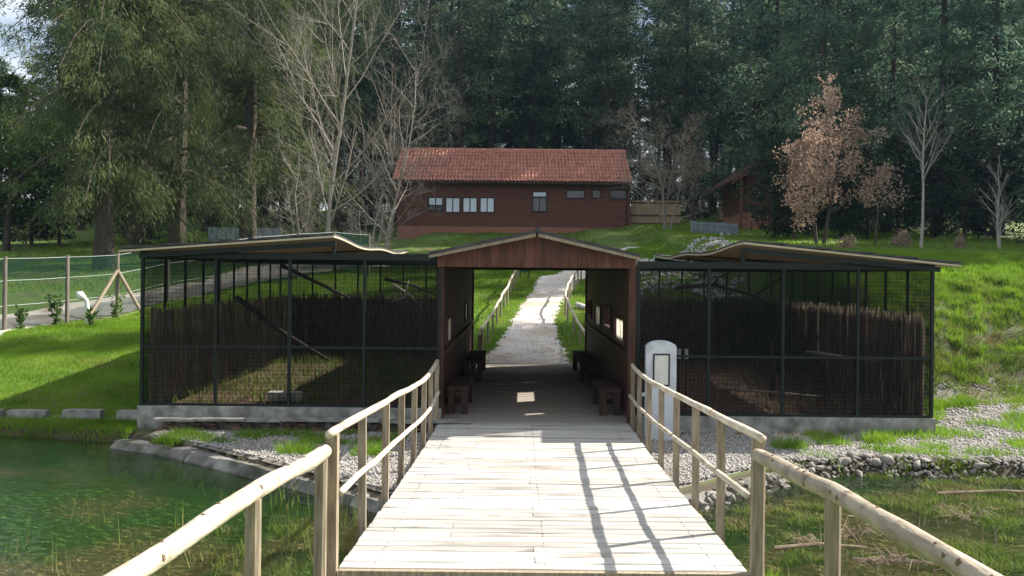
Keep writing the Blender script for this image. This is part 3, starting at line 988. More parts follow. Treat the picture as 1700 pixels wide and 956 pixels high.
def aviary(label, xa, xb, zb, zt, fx, side, roofdef, zfoot, sidebars):
    av = thing('aviary', label, 'aviary', ((xa + xb) / 2, 18, zb))
    y0, y1 = YF - .02, 22.35
    G = M['green_metal']
    zm = zb + (zt - zb) * .40
    for i, X in enumerate(fx):
        MB().box((X, y0, (zb + zt) / 2), (.045, .045, zt - zb)).build('post', G, av)
    MB().box(((xa + xb) / 2, y0 + .001, zt + .03), (xb - xa + .05, .06, .10)).build('top_rail', G, av)
    MB().box(((xa + xb) / 2, y0 + .001, zm), (xb - xa, .03, .035)).build('middle_rail', G, av)
    MB().box(((xa + xb) / 2, y0 + .001, zb + .02), (xb - xa, .03, .04)).build('bottom_rail', G, av)
    # outer side wall and rear wall frames
    xo = xa if side < 0 else xb
    xi = xb if side < 0 else xa
    for i, yy in enumerate(sidebars):
        MB().box((xo, yy, (zb + zt) / 2), (.035, .035, zt - zb)).build('bar', G, av)
    n = 8
    for i in range(n + 1):
        X = xa + (xb - xa) * (i / n)
        MB().box((X, y1, (zb + zt) / 2), (.035, .035, zt - zb)).build('bar', G, av)
    for (p, q) in (((xo, y0, zt), (xo, y1, zt)), ((xa, y1, zt + .002), (xb, y1, zt + .002)), ((xo, y0, zm), (xo, y1, zm)), ((xi, y0, zt), (xi, y1, zt))):
        MB().bar(p, q, .04, .05).build('side_rail', G, av)
    for i in range(1, 4):
        yy = y0 + (y1 - y0) * i / 4
        MB().bar((xa, yy, zt + .02), (xb, yy, zt + .02), .035, .04).build('cross_rail', G, av)
    # netting
    for a, b in zip(fx[:-1], fx[1:]):
        net(av, (a + .022, y0 - .008, zb + .04), (b - .022, y0 - .008, zb + .04), (b - .022, y0 - .008, zt - .02), (a + .022, y0 - .008, zt - .02))
    net(av, (xo, y0 + .03, zb), (xo, y1 - .03, zb), (xo, y1 - .03, zt - .02), (xo, y0 + .03, zt - .02))
    net(av, (xa + .02, y1 + .02, zb), (xb - .02, y1 + .02, zb), (xb - .02, y1 + .02, zt - .02), (xa + .02, y1 + .02, zt - .02))
    # brushwood screens
    thatch_panel((xa + .04, y1 - .07), (xb - .04, y1 - .07), zb - .2, 1.68, av, 3 + side)
    so = .06 if side < 0 else -.06
    thatch_panel((xo + so, y0 + .15), (xo + so, y1 - .1), zb - .2, 1.62, av, 7 + side, 120 if side < 0 else 210, side > 0)
    # concrete footing
    MB().box(((xa + xb) / 2, y0 + .02, (zfoot + zb) / 2), (xb - xa + .08, .16, zb - zfoot)).build('footing', M['concrete'], av)
    MB().box((xo, (y0 + y1) / 2 + .08, (zfoot + zb) / 2), (.14, y1 - y0, zb - zfoot - .006)).build('footing', M['concrete'], av)
    # roof: overlapping sheets, sagging
    (xh, zh), (xe, ze) = roofdef            # inner high edge, outer eave
    ya, yb = YF - .30, 22.3
    NS, NY = 5, 30
    for layer, (mat, th, zo, nm) in enumerate(((M['roof_pale'], .028, 0, 'roof_board'), (M['roof_dark'], .03, .03, 'roof_sheet'))):
        for sct in range(NS if layer else 1):
            nsct = NS if layer else 1
            s0, s1 = sct / nsct, (sct + 1) / nsct
            m_ = MB()
            for j in range(NY + 1):
                yy = ya + (yb - ya) * j / NY
                for s in (s0 - (.03 if sct else 0), s1):
                    X = xh + (xe - xh) * s
                    Z = zh + (ze - zh) * s + zo + (1 - s) * (.028 * math.sin(j * .42 + 1.2) - .07 * math.sin(math.pi * j / NY)) + (.018 * (1 if s > s0 - .0001 and s == s1 else -.2) * layer)
                    m_.v += [(X, yy, Z), (X, yy, Z + th)]
            for j in range(NY):
                a = j * 4; b = a + 4
                m_.f += [(a, b, b + 2, a + 2), (a + 1, a + 3, b + 3, b + 1), (a, a + 1, b + 1, b), (a + 2, b + 2, b + 3, a + 3)]
            m_.f += [(0, 2, 3, 1), (NY * 4, NY * 4 + 1, NY * 4 + 3, NY * 4 + 2)]
            m_.build(nm, mat, av, smooth=False)
    for yy in (ya + .15, 16.5, 19.5, yb - .15):
        MB().bar((xh, yy, zh - .06), (xe - (.25 if side > 0 else -.25), yy, ze - .045), .05, .07).build('rafter', M['green_metal'], av)
    for yy in (ya + .25, 18, yb - .3):
        MB().box((xh - side * -.05, yy, (zt + zh) / 2 - .03), (.05, .05, zh - zt - .1)).build('roof_strut', G, av)
    return av


sb = [13.62 + .87 * i for i in range(1, 11)]
fl = [px(238, YF), px(360, YF), px(482, YF), px(606, YF), px(733, YF)]
frr = [px(1057, YF), px(1177, YF), px(1300, YF), px(1424, YF), px(1547, YF)]
avl = aviary('left dark netted aviary with brushwood screens and a flat roof, beside the lawn and pond', fl[0], fl[-1] - .02, .20, 2.44, [fl[0], fl[1], fl[2], fl[3], fl[4] - .02], -1, ((-2.75, 2.72), (-5.93, 2.50)), -.30, sb)
avr = aviary('right dark netted aviary with a roof sloping right, beside the grass bank', frr[0] + .03, frr[-1], .12, 2.36, [frr[0] + .03, *frr[1:]], 1, ((3.30, 2.68), (6.52, 2.40)), -.28, sb)

# ground inside the aviaries (litter)
for av, xa, xb, zz in ((avl, fl[0] + .1, fl[-1] - .1, .14), (avr, frr[0] + .15, frr[-1] - .1, .06)):
    m_ = MB().box(((xa + xb) / 2, 18, zz - .1), (xb - xa, 8.5, .2))
    m_.build('litter_floor', M['cream_wall'], av)
for av, xa, xb, zz, lab in ((avl, fl[0] + .2, fl[-1] - .3, .14, 'dry grass growing on the floor of the left aviary'), (avr, frr[0] + .4, frr[-1] - .2, .06, 'dry grass and weeds on the floor of the right aviary')):
    n_ = 5200
    p = np.stack([rng.uniform(xa, xb, n_), rng.uniform(13.9, 21.5, n_), np.full(n_, zz)], 1)
    keep = vnoise(p[:, 0], p[:, 1], 1.5, 5 if av is avl else 9) > -.1
    blades('dry_grass', p[keep], .26, .009, .9, M['dry'] if av is avr else M['wet_grass'], lab)


def branch(name, pts, r, mat, label, cat='branch', extra=(), group=None):
    m_ = MB().tube(pts, [r * (1 - .6 * i / (len(pts) - 1)) for i in range(len(pts))], 6)
    for e_ in extra:
        m_.tube(e_, [r * .5, r * .35, r * .15][:len(e_)], 4)
    o = m_.build(name, mat, None, smooth=True)
    return tag(o, label, cat, group)


branch('perch', [(-4.6, 17.5, 2.35), (-3.9, 17.2, 2.05), (-3.2, 17.0, 1.75)], .05, M['bark'], 'dark sloping perch branch near the middle of the left aviary', 'perch')
branch('perch', [(-5.2, 16.6, 1.75), (-4.4, 16.4, 1.2), (-3.4, 16.2, .65)], .06, M['bark'], 'long perch pole slanting down inside the left aviary', 'perch')
branch('perch', [(-2.3, 16.4, 2.02), (-2.0, 16.3, 1.85), (-1.75, 16.3, 1.6)], .03, M['pale_bark'], 'small pale forked branch near the top right of the left aviary', 'perch',
       extra=([(-2.0, 16.3, 1.85), (-2.15, 16.3, 1.75), (-2.35, 16.3, 1.72)], [(-2.05, 16.3, 1.88), (-2.03, 16.3, 2.0), (-2.0, 16.3, 2.1)]))
branch('perch', [(-2.9, 19.5, 2.1), (-2.2, 19.2, 1.95), (-1.6, 19.0, 1.7)], .045, M['bark'], 'dark branch hanging at the back of the left aviary', 'perch')
branch('perch', [(3.2, 18.5, 2.0), (3.9, 18.2, 2.05), (4.7, 18.1, 1.85), (5.2, 18.0, 2.2)], .05, M['bark'], 'dark crooked perch branch at the top of the right aviary', 'perch',
       extra=([(3.9, 18.2, 2.05), (4.0, 18.2, 2.2), (4.2, 18.2, 2.3)], [(4.7, 18.1, 1.85), (4.9, 18.0, 1.7), (5.2, 18, 1.65)]))
branch('perch', [(4.9, 15.4, .95), (5.4, 15.2, .9), (6.1, 15.0, .82)], .035, M['pale_bark'], 'pale horizontal perch pole at the right of the right aviary', 'perch')
branch('perch', [(3.2, 14.6, .42), (4.0, 14.5, .38), (4.9, 14.6, .30)], .03, M['pale_bark'], 'pale fallen branch on the floor of the right aviary', 'perch')
branch('perch', [(4.35, 15.6, .1), (4.4, 15.5, .6), (4.3, 15.4, 1.1), (4.55, 15.3, 1.5)], .05, M['bark'], 'upright dead stem inside the right aviary', 'perch',
       extra=([(4.3, 15.4, 1.1), (4.0, 15.3, 1.3), (3.7, 15.3, 1.35)], [(4.4, 15.5, .6), (4.7, 15.5, .8), (5.1, 15.4, .85)]))
# hay rack / white block in the left cage
wb = thing('feed_trough', 'white weathered trough standing on the floor of the left aviary', 'trough', (-3.75, 14.5, .14))
MB().box((-3.75, 14.5, .24), (.50, .22, .14)).build('tray', M['pale_rock'], wb)
for xx in (-3.95, -3.55):
    MB().box((xx, 14.5, .155), (.05, .2, .03)).build('foot', M['pale_rock'], wb)
for xx, ww in ((2.62, .05), (2.74, .05)):
    o = MB().box((xx, 14.8, .95), (ww, .05, .16)).build('label_plate', M['white_plastic'])
    MB().box((xx, 14.82, .47), (.02, .02, .86)).build('stake', M['brown'], o)
    tag(o, 'small white plate on a thin stake inside the right aviary', 'plate', 'small white plates in the right aviary')

# stone bed below the left aviary
sbd = thing('stone_edging', 'low rough wall of red brown stones in front of the left aviary footing', 'stone wall', (-3.4, 13.35, -.2))
for row, zc_ in enumerate((-.17, -.10, -.03)):
    x = -5.42 + row * .05
    while x < -1.3:
        w = random.uniform(.12, .30)
        inst('stone', random.choice(ROCKS), (x + w / 2, 13.36 + .05 * row + random.uniform(-.02, .02), zc_), sbd, (random.uniform(-.1, .1), random.uniform(-.1, .1), random.choice((0, 3.14))),
             (w * .56, .10, random.uniform(.045, .06)))
        x += w * 1.02
for ch in sbd.children:
    ch.data = ch.data
SOIL = [np_mesh('stone', *rock_unit(80 + s, 1, .9), M['soil_stone']) for s in range(5)]
for ch in sbd.children: ch.data = random.choice(SOIL)
x = -5.4
while x < -1.4:
    w = random.uniform(.5, .8)
    MB().box((x + w / 2, 13.42, .035 + random.uniform(-.01, .006)), (w - .01, .2, .035)).build('coping', M['concrete'], sbd)
    x += w
sbr = thing('stone_edging', 'low row of red brown stones in front of the right aviary footing', 'stone wall', (4, 13.4, -.2))
x = 2.4
while x < 5.3:
    w = random.uniform(.12, .28)
    inst('stone', random.choice(SOIL), (x + w / 2, 13.42, -.13), sbr, (0, random.uniform(-.1, .1), 0), (w * .55, .08, .06))
    x += w

# rounded information stele
ix, iy, iz = 2.03, 12.95, -.13
st = thing('information_stele', 'white round topped concrete information post behind the right railing', 'information post', (ix, iy, iz))
poly = [(ix - .215, iz), (ix + .215, iz)]
for k in range(13):
    a = math.pi * k / 12
    poly.append((ix + .215 * math.cos(a), 1.20 + .10 * math.sin(a)))
MB().prism(poly, iy - .07, iy + .07, 'y').build('body', M['stele'], st)
fm = MB()
for (cx, cz, w, h) in ((ix, 1.105, .24, .02), (ix, .665, .24, .02), (ix - .11, .885, .02, .42), (ix + .11, .885, .02, .42)):
    fm.box((cx, iy - .078, cz), (w, .016, h))
fo = fm.build('notice_frame', M['black'], st)
MB().box((ix, iy - .0735, .885), (.20, .007, .42)).build('notice', M['paper'], fo)
MB().box((ix + .02, iy - .073, .30), (.24, .008, .26)).build('lower_panel', M['stele'], st)
for s in (-1, 1):
    MB().tube([(ix + s * .215, iy, .52), (ix + s * .26, iy, .52)], .03, 8).build('bolt', M['stele'], st)

# ------------------------------------------------------------------ handrails on the path
def path_rail(label, P, hgt, n):
    ys = [p[1] for p in P]; xs = [p[0] for p in P]; hs = [p[2] for p in P]
    t_ = thing('handrail', label, 'handrail', (xs[0], ys[0], hz(xs[0], ys[0])))
    pts = []
    for k in range(41):
        yy = ys[0] + (ys[-1] - ys[0]) * k / 40
        X = float(ip(yy, ys, xs))
        pts.append((X + vnoise(yy, hgt, 1.1, 2) * .03, yy, hz(X, yy) + float(ip(yy, ys, hs)) + vnoise(yy, 3, .9, 1) * .03))
    MB().tube(pts, .040, 6).build('rail', M['log'], t_, smooth=True)
    for k in range(n):
        yy = ys[0] + (ys[-1] - ys[0]) * (k + .2) / n
        X = float(ip(yy, ys, xs))
        w = .06
        MB().tube([(X, yy, hz(X, yy) - .1), (X, yy, hz(X, yy) + float(ip(yy, ys, hs)) - .02)], w / 2 + .004, 6).build('post', M['post'], t_)


path_rail('wooden handrail left of the sandy path behind the walkway', [(-.98, 23.3, .72), (-.75, 27, .62), (-.45, 32, .62), (.02, 39.3, .62)], .6, 11)
path_rail('wooden handrail right of the sandy path behind the walkway', [(1.78, 23.2, .55), (1.62, 26.5, .55), (1.45, 29.2, .75), (1.85, 33, .75), (2.75, 39, .75)], .6, 10)
gp = thing('gate_post', 'thick short post at the lower end of the left path handrail', 'post', (-.98, 23.1, 0))
MB().bar((-1.0, 23.1, -.1), (-1.0, 23.1, .66), .12, .12).build('shaft', M['post'], gp)
MB().box((-1.0, 23.1, .675), (.14, .14, .03)).build('cap', M['log'], gp)
bn = thing('litter_bin', 'dark green bin on posts at the top of the left path handrail', 'bin', (.13, 38.5, hz(.13, 38.5)))
zb_ = hz(.13, 38.5)
MB().box((.20, 38.6, zb_ + .5), (.30, .30, .55)).build('body', M['bin'], bn)
MB().box((.20, 38.6, zb_ + .79), (.34, .34, .04)).build('lid', M['green_metal'], bn)
for s in (-1, 1):
    MB().box((.20 + s * .19, 38.6, zb_ + .42), (.05, .06, .95)).build('post', M['green_metal'], bn)


# ------------------------------------------------------------------ left wire fence
ft = thing('wire_fence', 'wire mesh fence on wooden posts along the path at the left', 'fence', (-12, 24, .8))
FP = [(-12.75, 19.4), (px(8, 21.6), 21.6), (px(112, 23.5), 23.5), (px(195, 25.7), 25.7), (-10.9, 28), (-10.2, 30.3), (-9.4, 32.5), (-8.5, 34.6), (-7.5, 36.5), (-6.4, 38.2)]
for i, (X, Y) in enumerate(FP):
    z = hz(X, Y)
    MB().tube([(X, Y, z - .3), (X + random.uniform(-.02, .02), Y, z + 1.78)], [.052, .045], 8).build('post', M['fence_post'], ft)
for (X0, Y0), (X1, Y1) in zip(FP[:-1], FP[1:]):
    z0, z1 = hz(X0, Y0), hz(X1, Y1)
    MB().quad((X0, Y0, z0 + .03), (X1, Y1, z1 + .03), (X1, Y1, z1 + 1.72), (X0, Y0, z0 + 1.72)).build('mesh_panel', M['fence_net'], ft)
    for h in (.6, 1.2, 1.73):
        MB().tube([(X0, Y0, z0 + h), ((X0 + X1) / 2, (Y0 + Y1) / 2, (z0 + z1) / 2 + h - .01), (X1, Y1, z1 + h)], .006, 4).build('wire', M['wire'], ft)
X, Y = FP[3]; z = hz(X, Y)
for dx, dy in ((-.15, -1.6), (.75, .1)):
    MB().tube([(X + dx, Y + dy, hz(X + dx, Y + dy) - .1), (X, Y, z + 1.3)], .048, 8).build('brace', M['post'], ft)

# white swan-neck pipe
wp = thing('white_pipe', 'short white pipe with a bent hooded top beside the wire fence', 'pipe', (px(143, 23), 23, hz(px(143, 23), 23)))
X, Y = px(145, 23), 23; z = hz(X, Y)
MB().tube([(X, Y, z - .05), (X, Y, z + .5), (X - .01, Y - .02, z + .62), (X - .06, Y - .05, z + .70)], .055, 8).build('stem', M['white_plastic'], wp, smooth=True)
MB().tube([(X - .05, Y - .04, z + .66), (X - .12, Y - .08, z + .76), (X - .20, Y - .12, z + .74)], [.07, .10, .11], 8).build('hood', M['white_plastic'], wp, smooth=True)


# ------------------------------------------------------------------ vegetation
def cards(C, D, L_, W_, droop=0.0, flat=0.0):
    """leaf rhombs: centres C, directions D (unit)"""
    n = len(C)
    D = D.copy(); D[:, 2] -= droop
    D /= np.linalg.norm(D, axis=1)[:, None] + 1e-9
    r_ = rng.normal(size=(n, 3)) * (1 if not flat else .45)
    r_[:, 2] += flat
    S = np.cross(D, r_); S /= np.linalg.norm(S, axis=1)[:, None] + 1e-9
    L_ = L_ * rng.uniform(.6, 1.4, (n, 1)); W_ = W_ * rng.uniform(.6, 1.4, (n, 1))
    V = np.zeros((n, 4, 3))
    V[:, 0] = C
    V[:, 1] = C + D * L_ * .5 + S * W_
    V[:, 2] = C + D * L_
    V[:, 3] = C + D * L_ * .5 - S * W_
    return V


def crown_mesh(name, Vs, mat):
    V = np.concatenate(Vs).reshape(-1, 3)
    return np_mesh(name, V, np.arange(len(V)).reshape(-1, 4), mat)


def conifer(H_, base, rmax, nb, ncl, ncard, cl, cw_, droop, updir, shape, mat, bark, seed, trunk_r, spread=.35, tipdroop=0.0, gaps=.0, hang=0.0, rvar=(.65, 1.12)):
    """returns (trunk_mesh, crown_mesh)"""
    global rng
    keep = rng
    rng = np.random.default_rng(seed)
    r = random.Random(seed)
    tr_ = MB()
    bend = [r.uniform(-.02, .02) * H_ for _ in range(4)]
    def axis(z):
        t = z / H_
        return Vector((bend[0] * math.sin(t * 3) + bend[2] * t, bend[1] * math.sin(t * 2.4) + bend[3] * t, z))
    tr_.tube([axis(H_ * i / 10) - Vector((0, 0, .4 if i == 0 else 0)) for i in range(11)], [trunk_r * (1.25 if i == 0 else 1) * (1 - .93 * i / 10) for i in range(11)], 7)
    Vs = []
    for b in range(nb):
        t = (b + r.random()) / nb
        z = base + (H_ - base) * t ** .92
        if r.random() < gaps: continue
        rad = rmax * shape(t) * r.uniform(*rvar)
        a = r.uniform(0, 6.283)
        d_ = Vector((math.cos(a), math.sin(a), 0))
        p0 = axis(z)
        pts = []
        for k in range(5):
            s = k / 4
            pts.append(p0 + d_ * rad * s + Vector((0, 0, updir * rad * s - tipdroop * rad * s * s)))
        tr_.tube(pts, [max(.012, trunk_r * .22 * (1 - t)) * (1 - .8 * k / 4) + .006 for k in range(5)], 3, cap=False)
        ncb = max(2, int(ncl * (.35 + .65 * rad / rmax)))
        ss = np.array([.22 + .78 * ((k + r.random()) / ncb) for k in range(ncb)])
        for s in ss:
            i = min(3, int(s * 4)); f_ = s * 4 - i
            c = pts[i].lerp(pts[i + 1], f_)
            m = ncard
            side = Vector((-d_.y, d_.x, 0)) * r.uniform(-1, 1) * rad * spread * (1 - .5 * s)
            c = c + side + Vector((0, 0, r.uniform(-.05, .05) * rad))
            C = np.array(c)[None] + rng.normal(size=(m, 3)) * np.array([1, 1, .55]) * cl * .9
            if hang: C[:, 2] -= np.abs(rng.normal(size=m)) * cl * 1.6 * hang * r.uniform(.4, 1.4)
            D = rng.normal(size=(m, 3)) * .75 + np.array(d_)[None] * .7
            D /= np.linalg.norm(D, axis=1)[:, None]
            Vs.append(cards(C, D, cl, cw_, droop, 1.0))
    C = np.array(axis(H_))[None] + rng.normal(size=(ncard * 2, 3)) * cl
    Vs.append(cards(C, rng.normal(size=C.shape) + np.array([0, 0, 1.]), cl, cw_, 0))
    v = np.array(tr_.v)
    me = bpy.data.meshes.new('trunk')
    me.from_pydata([tuple(p) for p in v], [], tr_.f); me.materials.append(bark); me.update()
    cm_ = crown_mesh('crown', Vs, mat)
    rng = keep
    return me, cm_


def plant_tree(name, meshes, x, y, s, label, cat, group=None, rz=None, z=None, sxy=1.0):
    z = hz(x, y) - .05 if z is None else z
    t_ = thing(name, label, cat, (x, y, z), group)
    rz = random.uniform(0, 6.28) if rz is None else rz
    for nm, me in zip(('trunk', 'crown'), meshes):
        inst(nm, me, (x, y, z), t_, (0, 0, rz), (s * sxy, s * sxy, s))
    return t_


cone = lambda t: (1 - t) ** .8 * (.75 + .25 * min(1, t * 6)) + .05
ovalc = lambda t: math.sin(math.pi * min(1, .12 + .86 * t)) ** .7 * (1 - .3 * t) + .04
broad = lambda t: min(1, .55 + t) * (1 - t) ** .55 + .05

PINES = [conifer(30, 7.0, 3.7, 95, 7, 25, .40, .060, .15, .22, ovalc, M['pine'], M['pine_bark'], 100 + i, .26, .4, .1, .12) for i in range(4)]
SPRUCES = [conifer(22, 1.2, 4.4, 120, 8, 22, .36, .052, .25, .05, cone, M['spruce'], M['pine_bark'], 200 + i, .26, .30, .35, .05) for i in range(3)]
CEDARS = [conifer(21, 3.4, 6.1, 135, 9, 110, .30, .0135, .9, .14, broad, M['cedar'], M['bark'], 300 + i, .40, .26, .72, .10, hang=1.0, rvar=(.42, 1.12)) for i in range(2)]
HEDGES = [conifer(5.0, .2, 1.9, 70, 6, 16, .17, .045, .1, .25, ovalc, M['hedge'], M['bark'], 400 + i, .09, .4, .1, 0) for i in range(2)]
BROADS = [conifer(9.0, 1.6, 3.6, 70, 8, 20, .22, .07, .1, .35, ovalc, M['leaf'], M['bark'], 500 + i, .18, .45, .2, 0) for i in range(1)]

# big drooping evergreens at the left
for (X, Y, s, k, lab) in ((172, 38, 1.0, 0, 'huge drooping evergreen nearest the wire fence at the left'), (292, 41, 1.02, 1, 'tall drooping evergreen left of the bare tree, behind the left aviary roof'),
                          (410, 48, 1.12, 0, 'pale green drooping evergreen directly behind the tall bare tree'), (505, 55, 1.15, 1, 'drooping evergreen rising behind the right side of the tall bare tree'),
                          (225, 52, 1.15, 1, 'drooping evergreen standing behind the two nearest ones at the left')):
    plant_tree('evergreen_tree', CEDARS[k], px(X, Y), Y, s, lab, 'evergreen tree', rz=k * 1.3 + X)
# more at the far left
plant_tree('bushy_tree', BROADS[0], px(10, 47), 47, 1.0, 'rounded bright green tree at the left edge behind the fence', 'tree')
plant_tree('bushy_tree', BROADS[0], px(75, 56), 56, .85, 'low rounded green tree left of the huge drooping evergreen', 'tree', rz=2)
plant_tree('pine_tree', PINES[1], px(-40, 62), 62, .78, 'pine at the left edge of the picture below the open sky', 'pine tree')
for i, X in enumerate((8, 52, 98, 205, 250)):
    Y = 50 + (i * 37 % 9)
    plant_tree('evergreen_shrub', HEDGES[i % 2], px(X, Y), Y, random.uniform(.8, 1.1), 'dark shrub in the undergrowth below the drooping evergreens', 'shrub', 'shrubs under the left evergreens')

# forest behind the house
npine = 0
rows = [(68, 9.5), (75, 7.0), (83, 5.6), (91, 5.4), (101, 6), (113, 6.6), (127, 7.5)]
for ri, (Y0, stp) in enumerate(rows):
    xa, xb = px(-120, Y0), px(1820, Y0)
    x = xa + random.uniform(0, stp)
    while x < xb:
        Y = Y0 + random.uniform(-2.2, 2.2)
        col = VX + x * F / Y
        s = random.uniform(.62, 1.0) if ri == 0 else random.uniform(.85, 1.25)
        if -60 < col < 110:
            s = min(s, (2.23 + (449 - random.uniform(90, 150)) * Y / F - hz(x, Y)) / 30)
        zone = 0 if col < 560 else 1 if col < 1060 else 2
        lab = ('tall pine in the forest behind the left drooping evergreens', 'tall dark pine in the forest behind the red roofed timber house', 'tall dark pine with bare trunk in the forest right of the timber house')[zone]
        grp = ('forest pines at the left', 'forest pines behind the house', 'forest pines right of the house')[zone]
        if not (zone == 0 and -20 < col < 100 and ri > 4):
            plant_tree('pine_tree', PINES[random.randrange(4)], x, Y, s, lab, 'pine tree', grp, sxy=1.3 if ri == 0 else 1.08)
            npine += 1
        x += stp * random.uniform(.7, 1.3)

# spruces at the right
for (X, Y, s, k) in ((1275, 58, 1.0, 0), (1345, 52, 1.02, 1), (1410, 56, 1.2, 2), (1470, 50, .95, 0), (1555, 47, 1.0, 1), (1610, 55, 1.1, 2), (1660, 46, .92, 0), (1735, 50, 1.1, 1), (1510, 60, 1.25, 2), (1240, 64, 1.15, 1)):
    plant_tree('spruce_tree', SPRUCES[k], px(X, Y), Y, s, {1275: 'tall spruce directly above the roof of the right timber building', 1345: 'tall spruce behind the left half of the brown leaved oak',
               1410: 'very tall spruce behind the right half of the brown leaved oak', 1470: 'shorter spruce rising above the small young oak', 1555: 'broad feathery spruce just right of the slender bare sapling',
               1610: 'tall hazy spruce between the slender sapling and the picture edge', 1660: 'nearest spruce behind the small bare sapling at the right edge', 1735: 'spruce cut off by the right edge of the picture',
               1510: 'tallest far spruce behind the slender bare sapling', 1240: 'far spruce between the bushy bare tree and the right timber building'}[X], 'spruce tree', 'spruces at the right')
for i, (X, Y, s) in enumerate(((1285, 41, .9), (1318, 40, .82), (1395, 42, .85), (1440, 41, .8), (1490, 43, .9), (1545, 42, .8), (1600, 41, .95), (1650, 42, .9), (1705, 41, 1.0), (1350, 44, .9))):
    lab = 'dense dark rounded evergreen beside the right timber building' if i == 0 else 'dense dark evergreen shrub in the row below the spruces'
    plant_tree('evergreen_shrub', HEDGES[i % 2], px(X, Y), Y, s * 1.1, lab, 'shrub', None if i == 0 else 'evergreen shrubs below the spruces')


for i, (x, Y, s) in enumerate(((23.5, 30, .85), (27, 33, 1.0), (31, 36, 1.1), (22.5, 34.5, .85), (27, 39, 1.05), (33, 42, 1.1), (36, 47, 1.1), (24.3, 36.2, 1.42), (26.5, 37.4, 1.35))):
    plant_tree('spruce_tree', SPRUCES[i % 3], x, Y, s, 'tall spruce of the wood going on past the right edge of the picture', 'spruce tree', 'spruces past the right edge', sxy=.75 if s > 1.3 else 1)
for i in range(95):
    Y = random.uniform(92, 150)
    x = px(-60 + 1850 * (i + random.random()) / 95, Y)
    col = VX + x * F / Y
    if -40 < col < 110: continue
    plant_tree('spruce_tree', SPRUCES[i % 3], x, Y, random.uniform(.9, 1.15), 'dark spruce deep in the forest seen between the pine trunks', 'spruce tree', 'spruces deep in the forest')
for i in range(34):
    Y = random.uniform(68, 84)
    x = px(120 + 1300 * (i + random.random()) / 34, Y)
    plant_tree('evergreen_shrub', HEDGES[i % 2], x, Y, random.uniform(.5, .95), 'dark shrub of the forest undergrowth among the pine trunks', 'shrub', 'undergrowth shrubs of the forest')


def bare_tree(seed, H_, stems, spread, twig_len, lv, r0, up=.75, lowfork=.15, dens=1.0, lean=.09):
    """trunk polyline mesh and branch mesh; returns tips"""
    r = random.Random(seed)
    tk, bm_ = MB(), MB()
    tips = []

    def grow(p, d_, L_, rad, level):
        n = 5 if level < 2 else 3
        pts, rd = [p.copy()], [rad]
        for k in range(n):
            d_ = (d_ + Vector((r.gauss(0, .10), r.gauss(0, .10), r.gauss(.05 * up, .07)))).normalized()
            p = p + d_ * L_ / n
            pts.append(p.copy()); rd.append(rad * (1 - .72 * (k + 1) / n))
        (tk if level == 0 else bm_).tube(pts, rd, 6 if level == 0 else (4 if level == 1 else 3), cap=False)
        if level >= lv:
            tips.extend(pts[1:]); return
        nb_ = int({0: 15, 1: 7, 2: 5, 3: 4}[level] * dens)
        for k in range(nb_):
            t = lowfork + (1 - lowfork) * (k + r.random()) / nb_ if level == 0 else .25 + .75 * r.random()
            i = min(n - 1, int(t * n)); q = pts[i].lerp(pts[i + 1], t * n - i)
            dd = (pts[i + 1] - pts[i]).normalized()
            a = r.uniform(0, 6.283)
            side = dd.cross(Vector((math.cos(a), math.sin(a), .2))).normalized()
            nd = (dd * up + side * spread * r.uniform(.7, 1.2)).normalized()
            ll = L_ * ({0: .42, 1: .48, 2: .5, 3: .5}[level]) * r.uniform(.6, 1.15) * (1.15 - .55 * t if level == 0 else 1)
            grow(q, nd, ll, max(.004, rd[i] * .48), level + 1)
    for s in range(stems):
        a = r.uniform(0, 6.283)
        d_ = Vector((math.cos(a) * lean * (stems > 1), math.sin(a) * lean * (stems > 1), 1)).normalized()
        grow(Vector((math.cos(a) * .15 * (stems > 1), math.sin(a) * .15 * (stems > 1), -.2)), d_, H_ * (1 if s == 0 else r.uniform(.6, .85)), r0 * (1 if s == 0 else .75), 0)
    return tk, bm_, tips


def plant_bare(seed, X, Y, H_, stems, spread, label, lv=3, r0=.10, bark='pale_bark', twig='twig', leaves=None, nleaf=3, lsize=.13, name='bare_tree', group=None, **kw):
    x = px(X, Y); z = hz(x, Y)
    t_ = thing(name, label, 'tree', (x, Y, z), group)
    tk, bm_, tips = bare_tree(seed, H_, stems, spread, .3, lv, r0, **kw)
    off = Vector((x, Y, z))
    for m_ in (tk, bm_):
        m_.v = [(a + off.x, b + off.y, c + off.z) for a, b, c in m_.v]
    tk.build('trunk', M[bark], t_, smooth=True, origin=(x, Y, z))
    bm_.build('branches', M[twig], t_, smooth=True, origin=(x, Y, z))
    if leaves:
        T = np.array([tuple(p) for p in tips])
        T = np.repeat(T, nleaf, 0)
        keepT = rng.random(len(tips)) < .62
        T = T[np.repeat(keepT, nleaf)]
        T = T + rng.normal(size=T.shape) * lsize * .9
        D = rng.normal(size=T.shape); D /= np.linalg.norm(D, axis=1)[:, None]
        V = cards(T, D, lsize, lsize * .36, .3).reshape(-1, 3)
        o = np_obj('leaves', V + np.array((x, Y, z)), np.arange(len(V)).reshape(-1, 4), M[leaves], t_, origin=(x, Y, z))
        o['kind'] = 'stuff'
    return t_


